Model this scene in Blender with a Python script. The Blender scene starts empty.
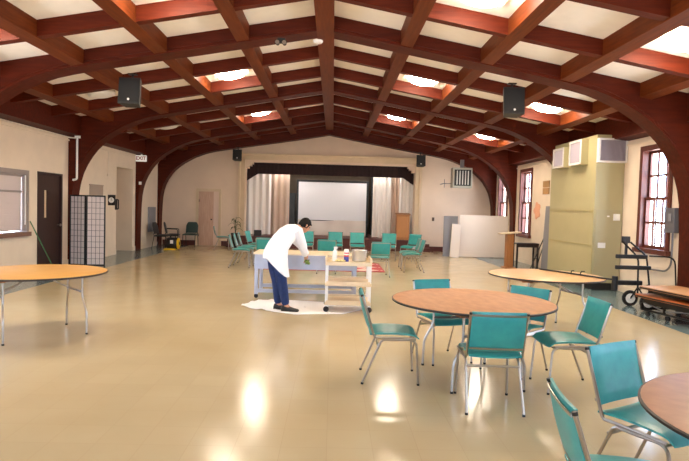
import bpy, bmesh, math, random
from mathutils import Vector, Matrix, noise
random.seed(7)
SC = bpy.context.scene
COL = SC.collection
R = math.radians
V = Vector

# ------------------------------------------------------------------ helpers
def lin(c):
    return tuple(((x/255.0)/12.92 if x/255.0 <= .04045 else ((x/255.0+.055)/1.055)**2.4) for x in c)

MATS = {}
def mat(name, rgb, rough=.6, metal=0., var=0., vscale=8., stretch=(1, 1, 1), bump=0., spec=.5, coat=0., rgb2=None, coat_rough=.1):
    """Procedural principled material; var / rgb2 mixes a second tone in through stretched noise."""
    if name in MATS: return MATS[name]
    m = bpy.data.materials.new(name); m.use_nodes = True
    nt = m.node_tree; b = nt.nodes['Principled BSDF']
    c = lin(rgb)
    b.inputs['Base Color'].default_value = (*c, 1)
    b.inputs['Roughness'].default_value = rough
    b.inputs['Metallic'].default_value = metal
    b.inputs['Specular IOR Level'].default_value = spec
    b.inputs['Coat Weight'].default_value = coat
    b.inputs['Coat Roughness'].default_value = coat_rough
    if var or rgb2 or bump:
        tc = nt.nodes.new('ShaderNodeTexCoord'); mp = nt.nodes.new('ShaderNodeMapping')
        mp.inputs['Scale'].default_value = stretch
        nt.links.new(tc.outputs['Object'], mp.inputs['Vector'])
        n = nt.nodes.new('ShaderNodeTexNoise'); n.inputs['Scale'].default_value = vscale
        n.inputs['Detail'].default_value = 5
        nt.links.new(mp.outputs[0], n.inputs['Vector'])
        if var or rgb2:
            r = nt.nodes.new('ShaderNodeValToRGB')
            r.color_ramp.elements[0].position = .32; r.color_ramp.elements[1].position = .68
            c2 = lin(rgb2) if rgb2 else tuple(x*(1-var) for x in c)
            r.color_ramp.elements[0].color = (*c2, 1); r.color_ramp.elements[1].color = (*c, 1)
            nt.links.new(n.outputs['Fac'], r.inputs[0]); nt.links.new(r.outputs[0], b.inputs['Base Color'])
        if bump:
            bp = nt.nodes.new('ShaderNodeBump'); bp.inputs['Strength'].default_value = bump
            bp.inputs['Distance'].default_value = .02
            nt.links.new(n.outputs['Fac'], bp.inputs['Height']); nt.links.new(bp.outputs[0], b.inputs['Normal'])
    MATS[name] = m
    return m

def emit(name, rgb, strength):
    m = bpy.data.materials.new(name); m.use_nodes = True
    b = m.node_tree.nodes['Principled BSDF']
    b.inputs['Base Color'].default_value = (.8, .8, .8, 1)
    b.inputs['Emission Color'].default_value = (*lin(rgb), 1)
    b.inputs['Emission Strength'].default_value = strength
    MATS[name] = m
    return m

def rotm(rot):
    return Matrix.Rotation(rot[2], 3, 'Z') @ Matrix.Rotation(rot[1], 3, 'Y') @ Matrix.Rotation(rot[0], 3, 'X')

def fillet(pts, rad, n=4):
    pts = [V(p) for p in pts]; out = [pts[0]]
    for i in range(1, len(pts)-1):
        p, a, b = pts[i], pts[i-1], pts[i+1]
        d1, d2 = (a-p), (b-p)
        r = min(rad, d1.length*.49, d2.length*.49)
        q1, q2 = p+d1.normalized()*r, p+d2.normalized()*r
        for k in range(n+1):
            t = k/n
            out.append(q1*(1-t)**2 + p*2*t*(1-t) + q2*t*t)
    out.append(pts[-1])
    return out

class MB:
    def __init__(s): s.bm = bmesh.new()
    def box(s, c, d, rot=(0, 0, 0), bevel=0.):
        c = V(c); m = rotm(rot)
        vs = []
        for x in (-.5, .5):
            for y in (-.5, .5):
                for z in (-.5, .5):
                    vs.append(s.bm.verts.new(c + m @ V((x*d[0], y*d[1], z*d[2]))))
        fs = [s.bm.faces.new([vs[i] for i in f]) for f in ((0,1,3,2),(4,6,7,5),(0,4,5,1),(2,3,7,6),(0,2,6,4),(1,5,7,3))]
        if bevel:
            es = set(e for f in fs for e in f.edges)
            bmesh.ops.bevel(s.bm, geom=list(es), offset=bevel, segments=2, affect='EDGES', profile=.6)
        return s
    def bx(s, x0, x1, y0, y1, z0, z1, bevel=0.):
        return s.box(((x0+x1)/2, (y0+y1)/2, (z0+z1)/2), (x1-x0, y1-y0, z1-z0), (0, 0, 0), bevel)
    def tube(s, pts, r, seg=8, rads=None, closed=False, flat=1.):
        pts = [V(p) for p in pts]; n = len(pts); rings = []
        up = None
        for i, p in enumerate(pts):
            if closed: t = pts[(i+1) % n]-pts[i-1]
            else: t = pts[min(i+1, n-1)]-pts[max(i-1, 0)]
            t.normalize()
            if up is None:
                up = V((0, 0, 1)) if abs(t.z) < .9 else V((1, 0, 0))
            a = (up - t*up.dot(t)).normalized(); up = a
            b = t.cross(a)
            rr = rads[i] if rads else r
            rings.append([s.bm.verts.new(p + (a*math.cos(2*math.pi*k/seg)*flat + b*math.sin(2*math.pi*k/seg))*rr) for k in range(seg)])
        m = n if closed else n-1
        for i in range(m):
            A, B = rings[i], rings[(i+1) % n]
            for k in range(seg):
                s.bm.faces.new((A[k], A[(k+1) % seg], B[(k+1) % seg], B[k]))
        if not closed:
            s.bm.faces.new(rings[0][::-1]); s.bm.faces.new(rings[-1])
        return s
    def cyl(s, a, b, r, seg=16): return s.tube([a, b], r, seg)
    def lathe(s, prof, c=(0, 0, 0), seg=24, axis='Z', sx=1., sy=1.):
        c = V(c); rings = []
        def pt(r, h, a):
            if axis == 'Z': return c+V((r*math.cos(a)*sx, r*math.sin(a)*sy, h))
            if axis == 'Y': return c+V((r*math.cos(a), h, r*math.sin(a)))
            return c+V((h, r*math.cos(a), r*math.sin(a)))
        for r, h in prof:
            rings.append([s.bm.verts.new(pt(max(r, 1e-4), h, 2*math.pi*k/seg)) for k in range(seg)])
        for A, B in zip(rings, rings[1:]):
            for k in range(seg): s.bm.faces.new((A[k], A[(k+1) % seg], B[(k+1) % seg], B[k]))
        s.bm.faces.new(rings[0][::-1]); s.bm.faces.new(rings[-1])
        return s
    def prism(s, poly, a, b, axis='Y'):
        def pt(u, v, w):
            if axis == 'Y': return V((u, w, v))
            if axis == 'X': return V((w, u, v))
            return V((u, v, w))
        A = [s.bm.verts.new(pt(u, v, a)) for u, v in poly]; B = [s.bm.verts.new(pt(u, v, b)) for u, v in poly]
        n = len(poly)
        for i in range(n): s.bm.faces.new((A[i], A[(i+1) % n], B[(i+1) % n], B[i]))
        s.bm.faces.new(A[::-1]); s.bm.faces.new(B)
        return s
    def pad(s, fn, off, nu, nv):
        """closed padded sheet: fn(u,v) mid-surface, off(u,v) half-thickness vector"""
        T = [[None]*(nv+1) for _ in range(nu+1)]; B = [[None]*(nv+1) for _ in range(nu+1)]
        for i in range(nu+1):
            for j in range(nv+1):
                u, v = i/nu, j/nv
                p, o = V(fn(u, v)), V(off(u, v))
                T[i][j] = s.bm.verts.new(p+o); B[i][j] = s.bm.verts.new(p-o)
        for i in range(nu):
            for j in range(nv):
                s.bm.faces.new((T[i][j], T[i+1][j], T[i+1][j+1], T[i][j+1]))
                s.bm.faces.new((B[i][j], B[i][j+1], B[i+1][j+1], B[i+1][j]))
        for i in range(nu):
            s.bm.faces.new((T[i][0], B[i][0], B[i+1][0], T[i+1][0]))
            s.bm.faces.new((T[i][nv], T[i+1][nv], B[i+1][nv], B[i][nv]))
        for j in range(nv):
            s.bm.faces.new((T[0][j], T[0][j+1], B[0][j+1], B[0][j]))
            s.bm.faces.new((T[nu][j], B[nu][j], B[nu][j+1], T[nu][j+1]))
        return s
    def loft(s, rings):
        rr = [[s.bm.verts.new(V(p)) for p in ring] for ring in rings]; n = len(rr[0])
        for A, B in zip(rr, rr[1:]):
            for k in range(n): s.bm.faces.new((A[k], A[(k+1) % n], B[(k+1) % n], B[k]))
        s.bm.faces.new(rr[0][::-1]); s.bm.faces.new(rr[-1])
        return s
    def build(s, name, m, parent=None, smooth=False, loc=None, rot=None):
        bmesh.ops.recalc_face_normals(s.bm, faces=s.bm.faces)
        me = bpy.data.meshes.new(name); s.bm.to_mesh(me); s.bm.free()
        if isinstance(m, (list, tuple)):
            for q in m: me.materials.append(q)
        else: me.materials.append(m)
        o = bpy.data.objects.new(name, me); COL.objects.link(o)
        if smooth:
            for p in me.polygons: p.use_smooth = True
            try: me.set_sharp_from_angle(angle=R(40))
            except Exception: pass
        if parent: o.parent = parent
        if loc is not None: o.location = loc
        if rot is not None: o.rotation_euler = rot
        return o

def tag(o, label, cat, group=None, kind=None):
    o['label'] = label; o['category'] = cat
    if group: o['group'] = group
    if kind: o['kind'] = kind
    return o
def thing(name, label, cat, loc=(0, 0, 0), rz=0., group=None):
    o = bpy.data.objects.new(name, None); COL.objects.link(o)
    o.empty_display_size = .1
    o.location = loc; o.rotation_euler = (0, 0, rz)
    return tag(o, label, cat, group)
def structure(o, label, cat):
    o['kind'] = 'structure'; o['label'] = label; o['category'] = cat
    return o
def copy_thing(root, loc, rz, label, group=None):
    r = root.copy(); COL.objects.link(r); r.location = loc; r.rotation_euler = (0, 0, rz); r['label'] = label
    if group: r['group'] = group
    for ch in root.children:
        c = ch.copy(); COL.objects.link(c); c.parent = r
        for g in ch.children:
            d = g.copy(); COL.objects.link(d); d.parent = c
    return r

# ------------------------------------------------------------------ materials
M_wall   = mat('cream_plaster', (231, 213, 190), .85, var=.06, vscale=3, bump=.05)
M_wallb  = mat('stage_wall_plaster', (226, 202, 178), .85, var=.05, vscale=2.5)
M_deck   = mat('ceiling_panel', (252, 248, 240), .9, var=.04, vscale=6)
M_beam   = mat('stained_beam', (106, 49, 17), .5, rgb2=(86, 36, 11), vscale=5, stretch=(6, .5, 6), bump=.03, spec=.14)
M_cross  = mat('stained_cross_beam', (92, 31, 9), .5, rgb2=(74, 22, 7), vscale=5, stretch=(.5, 6, 6), bump=.03, spec=.14)
M_arch   = mat('laminated_arch', (84, 27, 9), .5, rgb2=(66, 20, 7), vscale=4, stretch=(.6, 5, 4), bump=.03, spec=.14)
M_tan    = mat('tan_trim_paint', (216, 192, 158), .6, var=.06, vscale=5)
M_redwood= mat('red_brown_trim', (92, 36, 22), .45, rgb2=(74, 27, 17), vscale=6, stretch=(1, 6, 6))
M_winwood= mat('window_mahogany', (98, 42, 26), .45, rgb2=(80, 31, 20), vscale=9, stretch=(5, 5, 1))
M_door   = mat('dark_walnut', (58, 30, 22), .45, rgb2=(44, 21, 15), vscale=6, stretch=(5, 5, .6))
M_pinkdoor = mat('pale_birch_door', (206, 170, 146), .5, rgb2=(192, 154, 130), vscale=5, stretch=(5, 5, .6))
M_chrome = mat('brushed_chrome', (172, 164, 154), .28, 1.)
M_steel  = mat('galvanised_steel', (176, 176, 184), .38, .75, var=.15, vscale=5)
M_vinyl  = mat('teal_vinyl', (50, 154, 150), .34, rgb2=(44, 144, 142), vscale=18, bump=.05, spec=.5)
M_black  = mat('black_plastic', (24, 23, 23), .5)
M_blackm = mat('black_metal', (26, 24, 24), .38, .3)
M_dgreen = mat('dark_green_vinyl', (40, 62, 56), .5)
M_charcoal = mat('charcoal_vinyl', (52, 50, 50), .55)
M_table  = mat('plywood_table_top', (222, 174, 116), .36, rgb2=(210, 158, 100), vscale=3.5, stretch=(1, 7, 1), spec=.5, coat=.25)
M_tabley = mat('golden_ply_top', (220, 168, 92), .36, rgb2=(206, 150, 76), vscale=3.5, stretch=(1, 7, 1), coat=.2)
M_tablem = mat('brown_ply_top', (190, 132, 80), .55, rgb2=(172, 114, 64), vscale=5, stretch=(1.5, 3, 1), coat=.05, coat_rough=.4)
M_tabled = mat('worn_brown_table_top', (176, 122, 84), .4, rgb2=(160, 106, 72), vscale=5, stretch=(2, 3, 1), coat=.05, coat_rough=.4)
M_edge   = mat('black_edge_band', (38, 26, 20), .5)
M_under  = mat('raw_ply_underside', (150, 98, 58), .7, var=.2, vscale=4, stretch=(1, 8, 1))
M_white  = mat('white_paint', (238, 236, 232), .5)
M_cloth  = mat('white_cotton', (246, 246, 248), .9, bump=.15, vscale=25)
M_sheet  = mat('white_drop_sheet', (248, 245, 243), .9, bump=.2, vscale=14)
M_curt   = mat('ivory_curtain', (248, 242, 236), .85, var=.06, vscale=4, stretch=(3, 3, .3))
M_curtt  = mat('tan_curtain', (216, 190, 170), .85, var=.08, vscale=4, stretch=(3, 3, .3))
M_valance= mat('maroon_velvet', (38, 14, 14), .85, var=.2, vscale=9)
M_screen = mat('projection_white', (240, 238, 240), .75)
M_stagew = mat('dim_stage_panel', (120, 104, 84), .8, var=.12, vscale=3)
M_hvac   = mat('olive_cream_enamel', (180, 170, 128), .5, var=.04, vscale=3)
M_grille = mat('white_grille', (226, 222, 218), .5)
M_gdark  = mat('grille_slots', (104, 96, 104), .7)
M_pale   = mat('pale_board', (228, 214, 200), .6, var=.03, vscale=2)
M_grey   = mat('grey_board', (138, 136, 140), .6, var=.05, vscale=2)
M_wood   = mat('oak_veneer', (178, 118, 62), .45, rgb2=(160, 102, 52), vscale=6, stretch=(6, 6, .7))
M_maple  = mat('maple_shelf', (232, 212, 178), .45, rgb2=(222, 200, 164), vscale=5, stretch=(1, 6, 1))
M_skin   = mat('skin', (196, 142, 112), .5)
M_hair   = mat('black_hair', (14, 11, 10), .75, var=.3, vscale=30, spec=.2)
M_jeans  = mat('navy_denim', (26, 50, 102), .8, var=.25, vscale=20)
M_green  = mat('green_sponge', (118, 142, 66), .8, var=.2, vscale=30)
M_pipe   = mat('painted_pipe', (228, 214, 196), .5)
M_gpipe  = mat('grey_pipe', (120, 118, 120), .4, .5)
M_yellow = mat('yellow_plastic', (232, 186, 20), .4)
M_leaf   = mat('leaf_green', (86, 92, 46), .6, var=.3, vscale=12)
M_brownst= mat('dark_brown_wood', (52, 34, 26), .5, var=.2, vscale=8, stretch=(5, 5, 1))
M_paperw = mat('paper_white', (240, 238, 232), .7)
M_rice   = mat('rice_paper', (226, 214, 210), .8)
M_box    = mat('cardboard_tan', (176, 136, 88), .8, var=.1, vscale=9)
M_orange = mat('orange_paper', (232, 168, 134), .8, var=.1, vscale=16)
M_red    = mat('sign_red', (150, 26, 28), .5)
M_can    = mat('can_blue', (52, 62, 150), .35)
M_canr   = mat('can_red', (206, 60, 60), .35)
M_yel    = mat('yellow_cloth', (226, 212, 150), .85)
M_rubber = mat('rubber', (30, 28, 28), .8)

def floor_material(name, rgb, rgb2, line, rough, tile=.305, mixamt=.5):
    m = bpy.data.materials.new(name); m.use_nodes = True; nt = m.node_tree; b = nt.nodes['Principled BSDF']
    tc = nt.nodes.new('ShaderNodeTexCoord')
    br = nt.nodes.new('ShaderNodeTexBrick'); br.offset = 0; br.squash = 1
    br.inputs['Scale'].default_value = 1; br.inputs['Brick Width'].default_value = tile; br.inputs['Row Height'].default_value = tile
    br.inputs['Mortar Size'].default_value = .0022; br.inputs['Mortar Smooth'].default_value = .3
    br.inputs['Bias'].default_value = 0
    c = lin(rgb); d = tuple(x*.965 for x in c)
    br.inputs['Color1'].default_value = (*c, 1); br.inputs['Color2'].default_value = (*d, 1); br.inputs['Mortar'].default_value = (*lin(line), 1)
    nt.links.new(tc.outputs['Object'], br.inputs['Vector'])
    n = nt.nodes.new('ShaderNodeTexNoise'); n.inputs['Scale'].default_value = .9; n.inputs['Detail'].default_value = 6
    nt.links.new(tc.outputs['Object'], n.inputs['Vector'])
    mx = nt.nodes.new('ShaderNodeMix'); mx.data_type = 'RGBA'; mx.blend_type = 'MIX'
    rp = nt.nodes.new('ShaderNodeMapRange'); rp.inputs[1].default_value = .35; rp.inputs[2].default_value = .7; rp.inputs[3].default_value = 0; rp.inputs[4].default_value = mixamt
    nt.links.new(n.outputs['Fac'], rp.inputs[0]); nt.links.new(rp.outputs[0], mx.inputs[0])
    nt.links.new(br.outputs['Color'], mx.inputs[6]); mx.inputs[7].default_value = (*lin(rgb2), 1)
    nt.links.new(mx.outputs[2], b.inputs['Base Color'])
    n2 = nt.nodes.new('ShaderNodeTexNoise'); n2.inputs['Scale'].default_value = 3.; n2.inputs['Detail'].default_value = 4
    nt.links.new(tc.outputs['Object'], n2.inputs['Vector'])
    r2 = nt.nodes.new('ShaderNodeMapRange'); r2.inputs[3].default_value = rough-.06; r2.inputs[4].default_value = rough+.1
    nt.links.new(n2.outputs['Fac'], r2.inputs[0]); nt.links.new(r2.outputs[0], b.inputs['Roughness'])
    b.inputs['Specular IOR Level'].default_value = .5
    MATS[name] = m
    return m
M_floor = floor_material('beige_vinyl_tile', (200, 182, 145), (186, 164, 122), (190, 170, 134), .15)
M_strip = mat('slate_teal_tile', (106, 128, 132), .2, var=.1, vscale=1.2)

# ------------------------------------------------------------------ room dimensions (metres)
X0 = -.20                      # ridge line
HW = 6.26                      # half width to the walls
XL, XR = X0-HW, X0+HW
YF, YB = -4.6, 21.4            # wall behind the viewer, stage wall
def under(r): return 4.45-.18*abs(r)     # underside of the arches
def deck(r): return under(r)+.25         # underside of the ceiling panels
ARCH_Y = [4.5, 9.15, 13.8, 18.45, 20.75]
ARCH_W = .4

# floor
f = MB().bx(XL-.3, XR+.3, YF-.2, YB+.3, -.2, 0).build('floor', M_floor)
structure(f, 'glossy beige vinyl tile floor of the hall', 'floor')
s = MB().bx(XL, X0-5.2, YF, YB-.02, 0, .003).build('trim_1', M_strip); structure(s, 'dark slate tile border along the left wall', 'floor border')
s = MB().bx(X0+5.08, XR, YF, YB-.02, 0, .003).build('trim_2', M_strip); structure(s, 'blue-grey tile border along the right wall', 'floor border')

def wall_grid(name, axis, p0, p1, ur, vr, holes, m):
    """wall slab between p0 and p1 on `axis`, with rectangular openings (u0,u1,v0,v1)"""
    us = sorted(set([ur[0], ur[1]]+[h[0] for h in holes]+[h[1] for h in holes]))
    vs = sorted(set([vr[0], vr[1]]+[h[2] for h in holes]+[h[3] for h in holes]))
    b = MB()
    for i in range(len(us)-1):
        for j in range(len(vs)-1):
            u, v = (us[i]+us[i+1])/2, (vs[j]+vs[j+1])/2
            if any(h[0] < u < h[1] and h[2] < v < h[3] for h in holes): continue
            if axis == 'X': b.bx(p0, p1, us[i], us[i+1], vs[j], vs[j+1])
            else: b.bx(us[i], us[i+1], p0, p1, vs[j], vs[j+1])
    return b.build(name, m)

WH = 3.7
WIN_L = (10.2, 11.97, .9, 2.14)
DOOR_L = (12.38, 13.5, 0, 2.2)
ALC = (16.85, 18.2, 0, 2.62)
WIN_1 = (9.98, 10.9, .975, 2.88)
WIN_2 = (17.05, 18.0, .9, 2.9)
WIN_3 = (19.4, 20.35, .9, 2.93)
WIN_SIDE_ADDED = [(.7, 1.65, .95, 2.93), (2.7, 3.65, .95, 2.93), (5.4, 6.35, .95, 2.93), (7.3, 8.25, .95, 2.93)]  # unseen windows added in both side walls for more daylight
WIN_FRONT_ADDED = [(-5.4, -3.9, .9, 3.0), (-2.6, -1.1, .9, 3.0), (.7, 2.2, .9, 3.0), (3.5, 5.0, .9, 3.0)]  # unseen windows added behind the viewer to let in daylight
w = wall_grid('wall_left', 'X', XL-.25, XL, (YF, YB), (0, WH), [WIN_L, DOOR_L, ALC]+WIN_SIDE_ADDED, M_wall)
structure(w, 'cream plaster side wall on the left with a dark door and an alcove', 'wall')
b = MB(); b.bx(XL-1.3, XL-.25, 18.21, 18.35, 0, 2.9); b.bx(XL-1.3, XL-.25, 16.7, 16.84, 0, 2.9)
b.bx(XL-1.4, XL-1.3, 16.7, 18.35, 0, 2.9); b.bx(XL-1.3, XL-.25, 16.84, 18.21, 2.63, 2.9)
structure(b.build('wall_alcove', M_wall), 'cream walls inside the alcove opening on the left', 'wall')
structure(MB().bx(XL-1.35, XL-.01, 16.84, 18.21, -.15, .002).build('floor_alcove', M_strip), 'dark tile floor inside the left alcove', 'floor')

w = wall_grid('wall_right', 'X', XR, XR+.25, (YF, YB), (0, WH), [WIN_1, WIN_2, WIN_3]+WIN_SIDE_ADDED, M_wall)
structure(w, 'cream plaster side wall on the right with tall brown windows', 'wall')
structure(wall_grid('wall_front', 'Y', YF-.25, YF, (XL, XR), (0, 4.8), WIN_FRONT_ADDED, M_wall), 'cream wall behind the viewer', 'wall')

# stage wall with proscenium opening (stepped corners)
SX0, SX1, SH = -3.33, 3.08, .43
b = MB()
b.prism([(XL, 0), (SX0, 0), (SX0, deck(X0-SX0)), (XL, deck(HW))], YB, YB+.25)
b.prism([(SX1, 0), (XR, 0), (XR, deck(HW)), (SX1, deck(SX1-X0))], YB, YB+.25)
b.prism([(SX0, 3.22), (SX1, 3.22), (SX1, deck(SX1-X0)), (X0, deck(0)), (SX0, deck(X0-SX0))], YB, YB+.25)
for sx, d in ((SX0, 1), (SX1, -1)):
    b.prism([(sx, 2.98), (sx+d*.1, 2.98), (sx+d*.1, 3.07), (sx+d*.2, 3.07), (sx+d*.2, 3.14), (sx+d*.26, 3.14), (sx+d*.26, 3.22), (sx, 3.22)], YB, YB+.25)
b.bx(SX0, SX1, YB, YB+.25, 0, SH-.06)
structure(b.build('wall_back', M_wallb), 'cream gable wall framing the stage opening', 'wall')

# proscenium frame
b = MB()
for x in (SX0-.03, SX1+.03):
    d = -1 if x < 0 else 1
    b.bx(min(x, x+d*.2), max(x, x+d*.2), YB-.06, YB, 0, 3.34)
    b.bx(min(x+d*.17, x+d*.25), max(x+d*.17, x+d*.25), YB-.1, YB, 0, 3.4)
    b.bx(min(x-d*.0, x+d*.05), max(x-d*.0, x+d*.05), YB-.09, YB, 0, 3.3)
b.bx(SX0-.23, SX1+.23, YB-.06, YB, 3.3, 3.46)
b.bx(SX0-.3, SX1+.3, YB-.1, YB, 3.46, 3.5); b.bx(SX0-.3, SX1+.3, YB-.13, YB, 3.5, 3.55)
structure(b.build('trim_3', M_tan), 'tan moulded frame around the stage opening', 'trim')
# stage box
b = MB()
b.bx(SX0-.6, SX1+.6, YB+.25, 25.2, SH-.15, SH)
b.bx(SX0-.15, SX1+.15, YB-.45, YB+.25, SH-.06, SH)
structure(b.build('floor_stage', M_redwood), 'red-brown wooden stage floor', 'floor')
b = MB(); b.bx(SX0-.1, SX1+.1, YB-.42, YB-.38, 0, SH-.06)
b.bx(SX0-.1, SX0-.06, YB-.38, YB, 0, SH-.06); b.bx(SX1+.06, SX1+.1, YB-.38, YB, 0, SH-.06)
for k in range(13): b.bx(SX0+.05+k*.51, SX0+.09+k*.51, YB-.435, YB-.42, .06, SH-.08)
b.bx(SX0-.1, SX1+.1, YB-.44, YB-.42, 0, .07)
structure(b.build('trim_4', M_redwood), 'red-brown panelled riser along the stage front', 'trim')
for x0, nm in ((SX0-.62, 'left'), (SX1+.16, 'right')):
    st = MB().bx(x0, x0+.45, YB-.42, YB-.14, 0, .15).bx(x0, x0+.45, YB-.28, YB-.14, .15, .29).build('stage_step', M_redwood)
    tag(st, 'red-brown wooden steps at the %s end of the stage front' % nm, 'steps')
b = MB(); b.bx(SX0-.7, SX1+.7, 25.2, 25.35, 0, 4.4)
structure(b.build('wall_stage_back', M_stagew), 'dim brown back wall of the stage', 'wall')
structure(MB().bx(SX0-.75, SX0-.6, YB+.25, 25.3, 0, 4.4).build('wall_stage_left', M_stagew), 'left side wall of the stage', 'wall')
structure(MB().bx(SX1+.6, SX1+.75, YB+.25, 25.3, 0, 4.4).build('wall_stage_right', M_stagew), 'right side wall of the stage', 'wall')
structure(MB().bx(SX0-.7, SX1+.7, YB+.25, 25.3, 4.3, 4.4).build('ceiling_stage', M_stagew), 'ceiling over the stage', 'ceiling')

# baseboards and picture rails
structure(MB().bx(XL, XL+.02, YF, WIN_L[1]+.35, 0, .14).bx(XL, XL+.02, 13.56, 16.84, 0, .14).bx(XL, XL+.02, 18.21, YB, 0, .14).build('baseboard_left', M_wall), 'cream baseboard along the left wall', 'baseboard')
structure(MB().bx(XR-.02, XR, YF, YB, 0, .14).build('baseboard_right', M_wall), 'cream baseboard along the right wall', 'baseboard')
structure(MB().bx(XL+.02, -5.22, YB-.03, YB, 0, .19).bx(-4.22, SX0-.65, YB-.03, YB, 0, .19).bx(SX1+.62, XR-.02, YB-.03, YB, 0, .19).build('baseboard_back', M_redwood), 'dark red baseboard along the back wall', 'baseboard')
for nm, x0, x1, lb in (('trim_5', XL, XL+.03, 'left'), ('trim_6', XR-.03, XR, 'right')):
    b = MB()
    for a, c in zip([YF]+[y+ARCH_W for y in ARCH_Y], ARCH_Y+[YB]): b.bx(x0, x1, a, c, 3.02, 3.06)
    structure(b.build(nm, M_wall), 'thin picture rail high on the %s wall' % lb, 'trim')

# ------------------------------------------------------------------ ceiling
b = MB()
b.prism([(XL-.3, deck(HW+.3)), (X0, deck(0)), (XR+.3, deck(HW+.3)), (XR+.3, deck(HW+.3)+.15), (X0, deck(0)+.15), (XL-.3, deck(HW+.3)+.15)], YF-.2, YB+.3)
ceil = b.build('ceiling', M_deck)
structure(ceil, 'coffered timber ceiling with cream panels between dark red-brown beams', 'ceiling')
PR = [1.32, 2.63, 3.95, 5.27]
def purlin(r, wdt, yr=(.0, YB)):
    b = MB(); x = X0+r
    o = .015
    if r == 0:
        b.prism([(x-wdt/2, under(0)-.03), (x+wdt/2, under(0)-.03), (x+wdt/2, deck(0)), (x, deck(0)+.02), (x-wdt/2, deck(0))], *yr)
        return b.build('ridge_beam', M_beam, ceil)
    a, c = x-wdt/2, x+wdt/2
    b.prism([(a, under(a-X0)+o), (c, under(c-X0)+o), (c, deck(c-X0)+.01), (a, deck(a-X0)+.01)], *yr)
    return b.build('purlin', M_beam, ceil)
purlin(0, .28)
for r in PR:
    purlin(r, .2); purlin(-r, .2)
for sg in (-1, 1):
    b = MB(); x1 = X0+sg*HW; x0 = x1-sg*.3
    b.prism([(x0, 3.16), (x1, 3.13), (x1, deck(HW)+.01), (x0, deck(HW-.3)+.01)], YF, YB)
    b.build('eave_beam', M_arch, ceil)
# cross beams: two between each pair of arches
ys = []
BAY = 4.65
for a in (-.15, 4.5, 9.15, 13.8): ys += [a+.2+BAY/3, a+.2+2*BAY/3]
ys += [18.65+1.2]
NODES = [0.14]+[r for r in PR]+[HW-.3]
for y in ys:
    for sg in (-1, 1):
        b = MB()
        for k in range(5):
            ra = NODES[k]+(.1 if k else 0); rb = NODES[k+1]-(.1 if k < 4 else 0)
            xa, xb = X0+sg*ra, X0+sg*rb
            b.prism([(xa, under(ra)+.03), (xb, under(rb)+.03), (xb, deck(rb)+.01), (xa, deck(ra)+.01)], y-.07, y+.07)
        b.build('cross_beam', M_cross, ceil)
# arches
INN = [(r, under(r)) for r in (0, 1., 2., 3., 3.7)]+[(4.17, 3.69), (4.45, 3.62), (4.7, 3.53), (4.95, 3.415), (5.14, 3.305), (5.35, 3.17), (5.54, 3.02), (5.7, 2.86), (5.83, 2.69), (5.95, 2.49), (6.05, 2.27), (6.115, 2.05), (6.16, 1.8), (6.18, 1.5), (6.19, 1.2), (6.2, .6), (6.2, 0)]
OUT = [(0, 9), (1, 9), (2, 9), (3, 9), (3.7, 9), (4.2, 9), (4.6, 9), (5.0, 9), (5.4, 9), (5.8, 9), (6.1, 9), (HW, 9), (HW, 3.3), (HW, 3.1), (HW, 2.8), (HW, 2.5), (HW, 2.2), (HW, 1.9), (HW, 1.55), (HW, 1.2), (HW, .6), (HW, 0)]
OUT = [(r, deck(r)+.01 if h == 9 else h) for r, h in OUT]
for y in ARCH_Y:
    b = MB()
    inn = [(r, h-(.19*min(1, max(0, (h-2.2)/2)) if y > 20 else 0)) for r, h in INN]
    prof = [(-r, h) for r, h in inn[::-1]]+inn[1:]; outr = [(-r, h) for r, h in OUT[::-1]]+OUT[1:]
    rings = []
    for (r, h), (r2, h2) in zip(prof, outr):
        rings.append([(X0+r, y, h), (X0+r, y+ARCH_W, h), (X0+r2, y+ARCH_W, h2), (X0+r2, y, h2)])
    b.loft(rings)
    b.build('arch', M_arch, ceil)
    b = MB()   # thin moulded edge line along the front of the arch soffit
    b.tube([(X0+r, y-.004, h+.05) for r, h in prof[8:-8]], .012, 6)
    b.build('arch_bead', M_arch, ceil)

# ceiling lights
E_lamp = emit('lit_diffuser', (255, 238, 214), 56.)
M_housing = mat('lamp_housing', (240, 234, 220), .5)
def ceiling_light(rel, y, label, lit=True):
    x = X0+rel; z = deck(rel)
    t = thing('ceiling_light', label, 'ceiling light', (x, y, z), 0, 'ceiling lights in the coffers')
    sl = math.atan(.19)*(1 if rel > 0 else -1)
    o = MB().bx(-.36, .36, -.3, .3, -.035, 0, .01).build('housing', M_housing, t, rot=(0, sl, 0))
    o = MB().lathe([(.27, -.03), (.27, -.1), (.25, -.125), (.2, -.14), (.0, -.145)], seg=28).build('diffuser', E_lamp if lit else M_white, t, True, rot=(0, sl, 0))
    return t
BY = {0: 2.37, 1: 7.02, 2: 11.67, 3: 16.32}
def cl(bay, rel, label, lit=True): ceiling_light(rel, BY[bay], label, lit)
A, B_ = 1.975, 4.61
cl(3, -A, 'round lit ceiling light nearest the stage, left of the ridge beam')
cl(3, A, 'round lit ceiling light nearest the stage, just right of the ridge beam')
cl(3, B_, 'round lit ceiling light nearest the stage, far right above the heater unit')
cl(2, -A, 'lit ceiling light in the pink-lit coffer beside the left hanging speaker')
cl(2, A, 'lit ceiling light in the middle bay just right of the ridge beam')
cl(2, B_, 'lit ceiling light right beside the right hanging speaker')
cl(1, A, 'lit ceiling light cut by the top edge of the photo, right of centre')
cl(1, B_, 'large bright ceiling light in the top right corner of the photo')
cl(1, -A, 'lit ceiling light in the nearest coffer bay left of the ridge, just above the photo')
cl(1, -B_, 'lit ceiling light beyond the upper left edge of the photo')
cl(2, -B_, 'unlit ceiling light behind the left hanging speaker', False)
cl(3, -B_, 'unlit ceiling light nearest the stage at far left', False)
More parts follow.
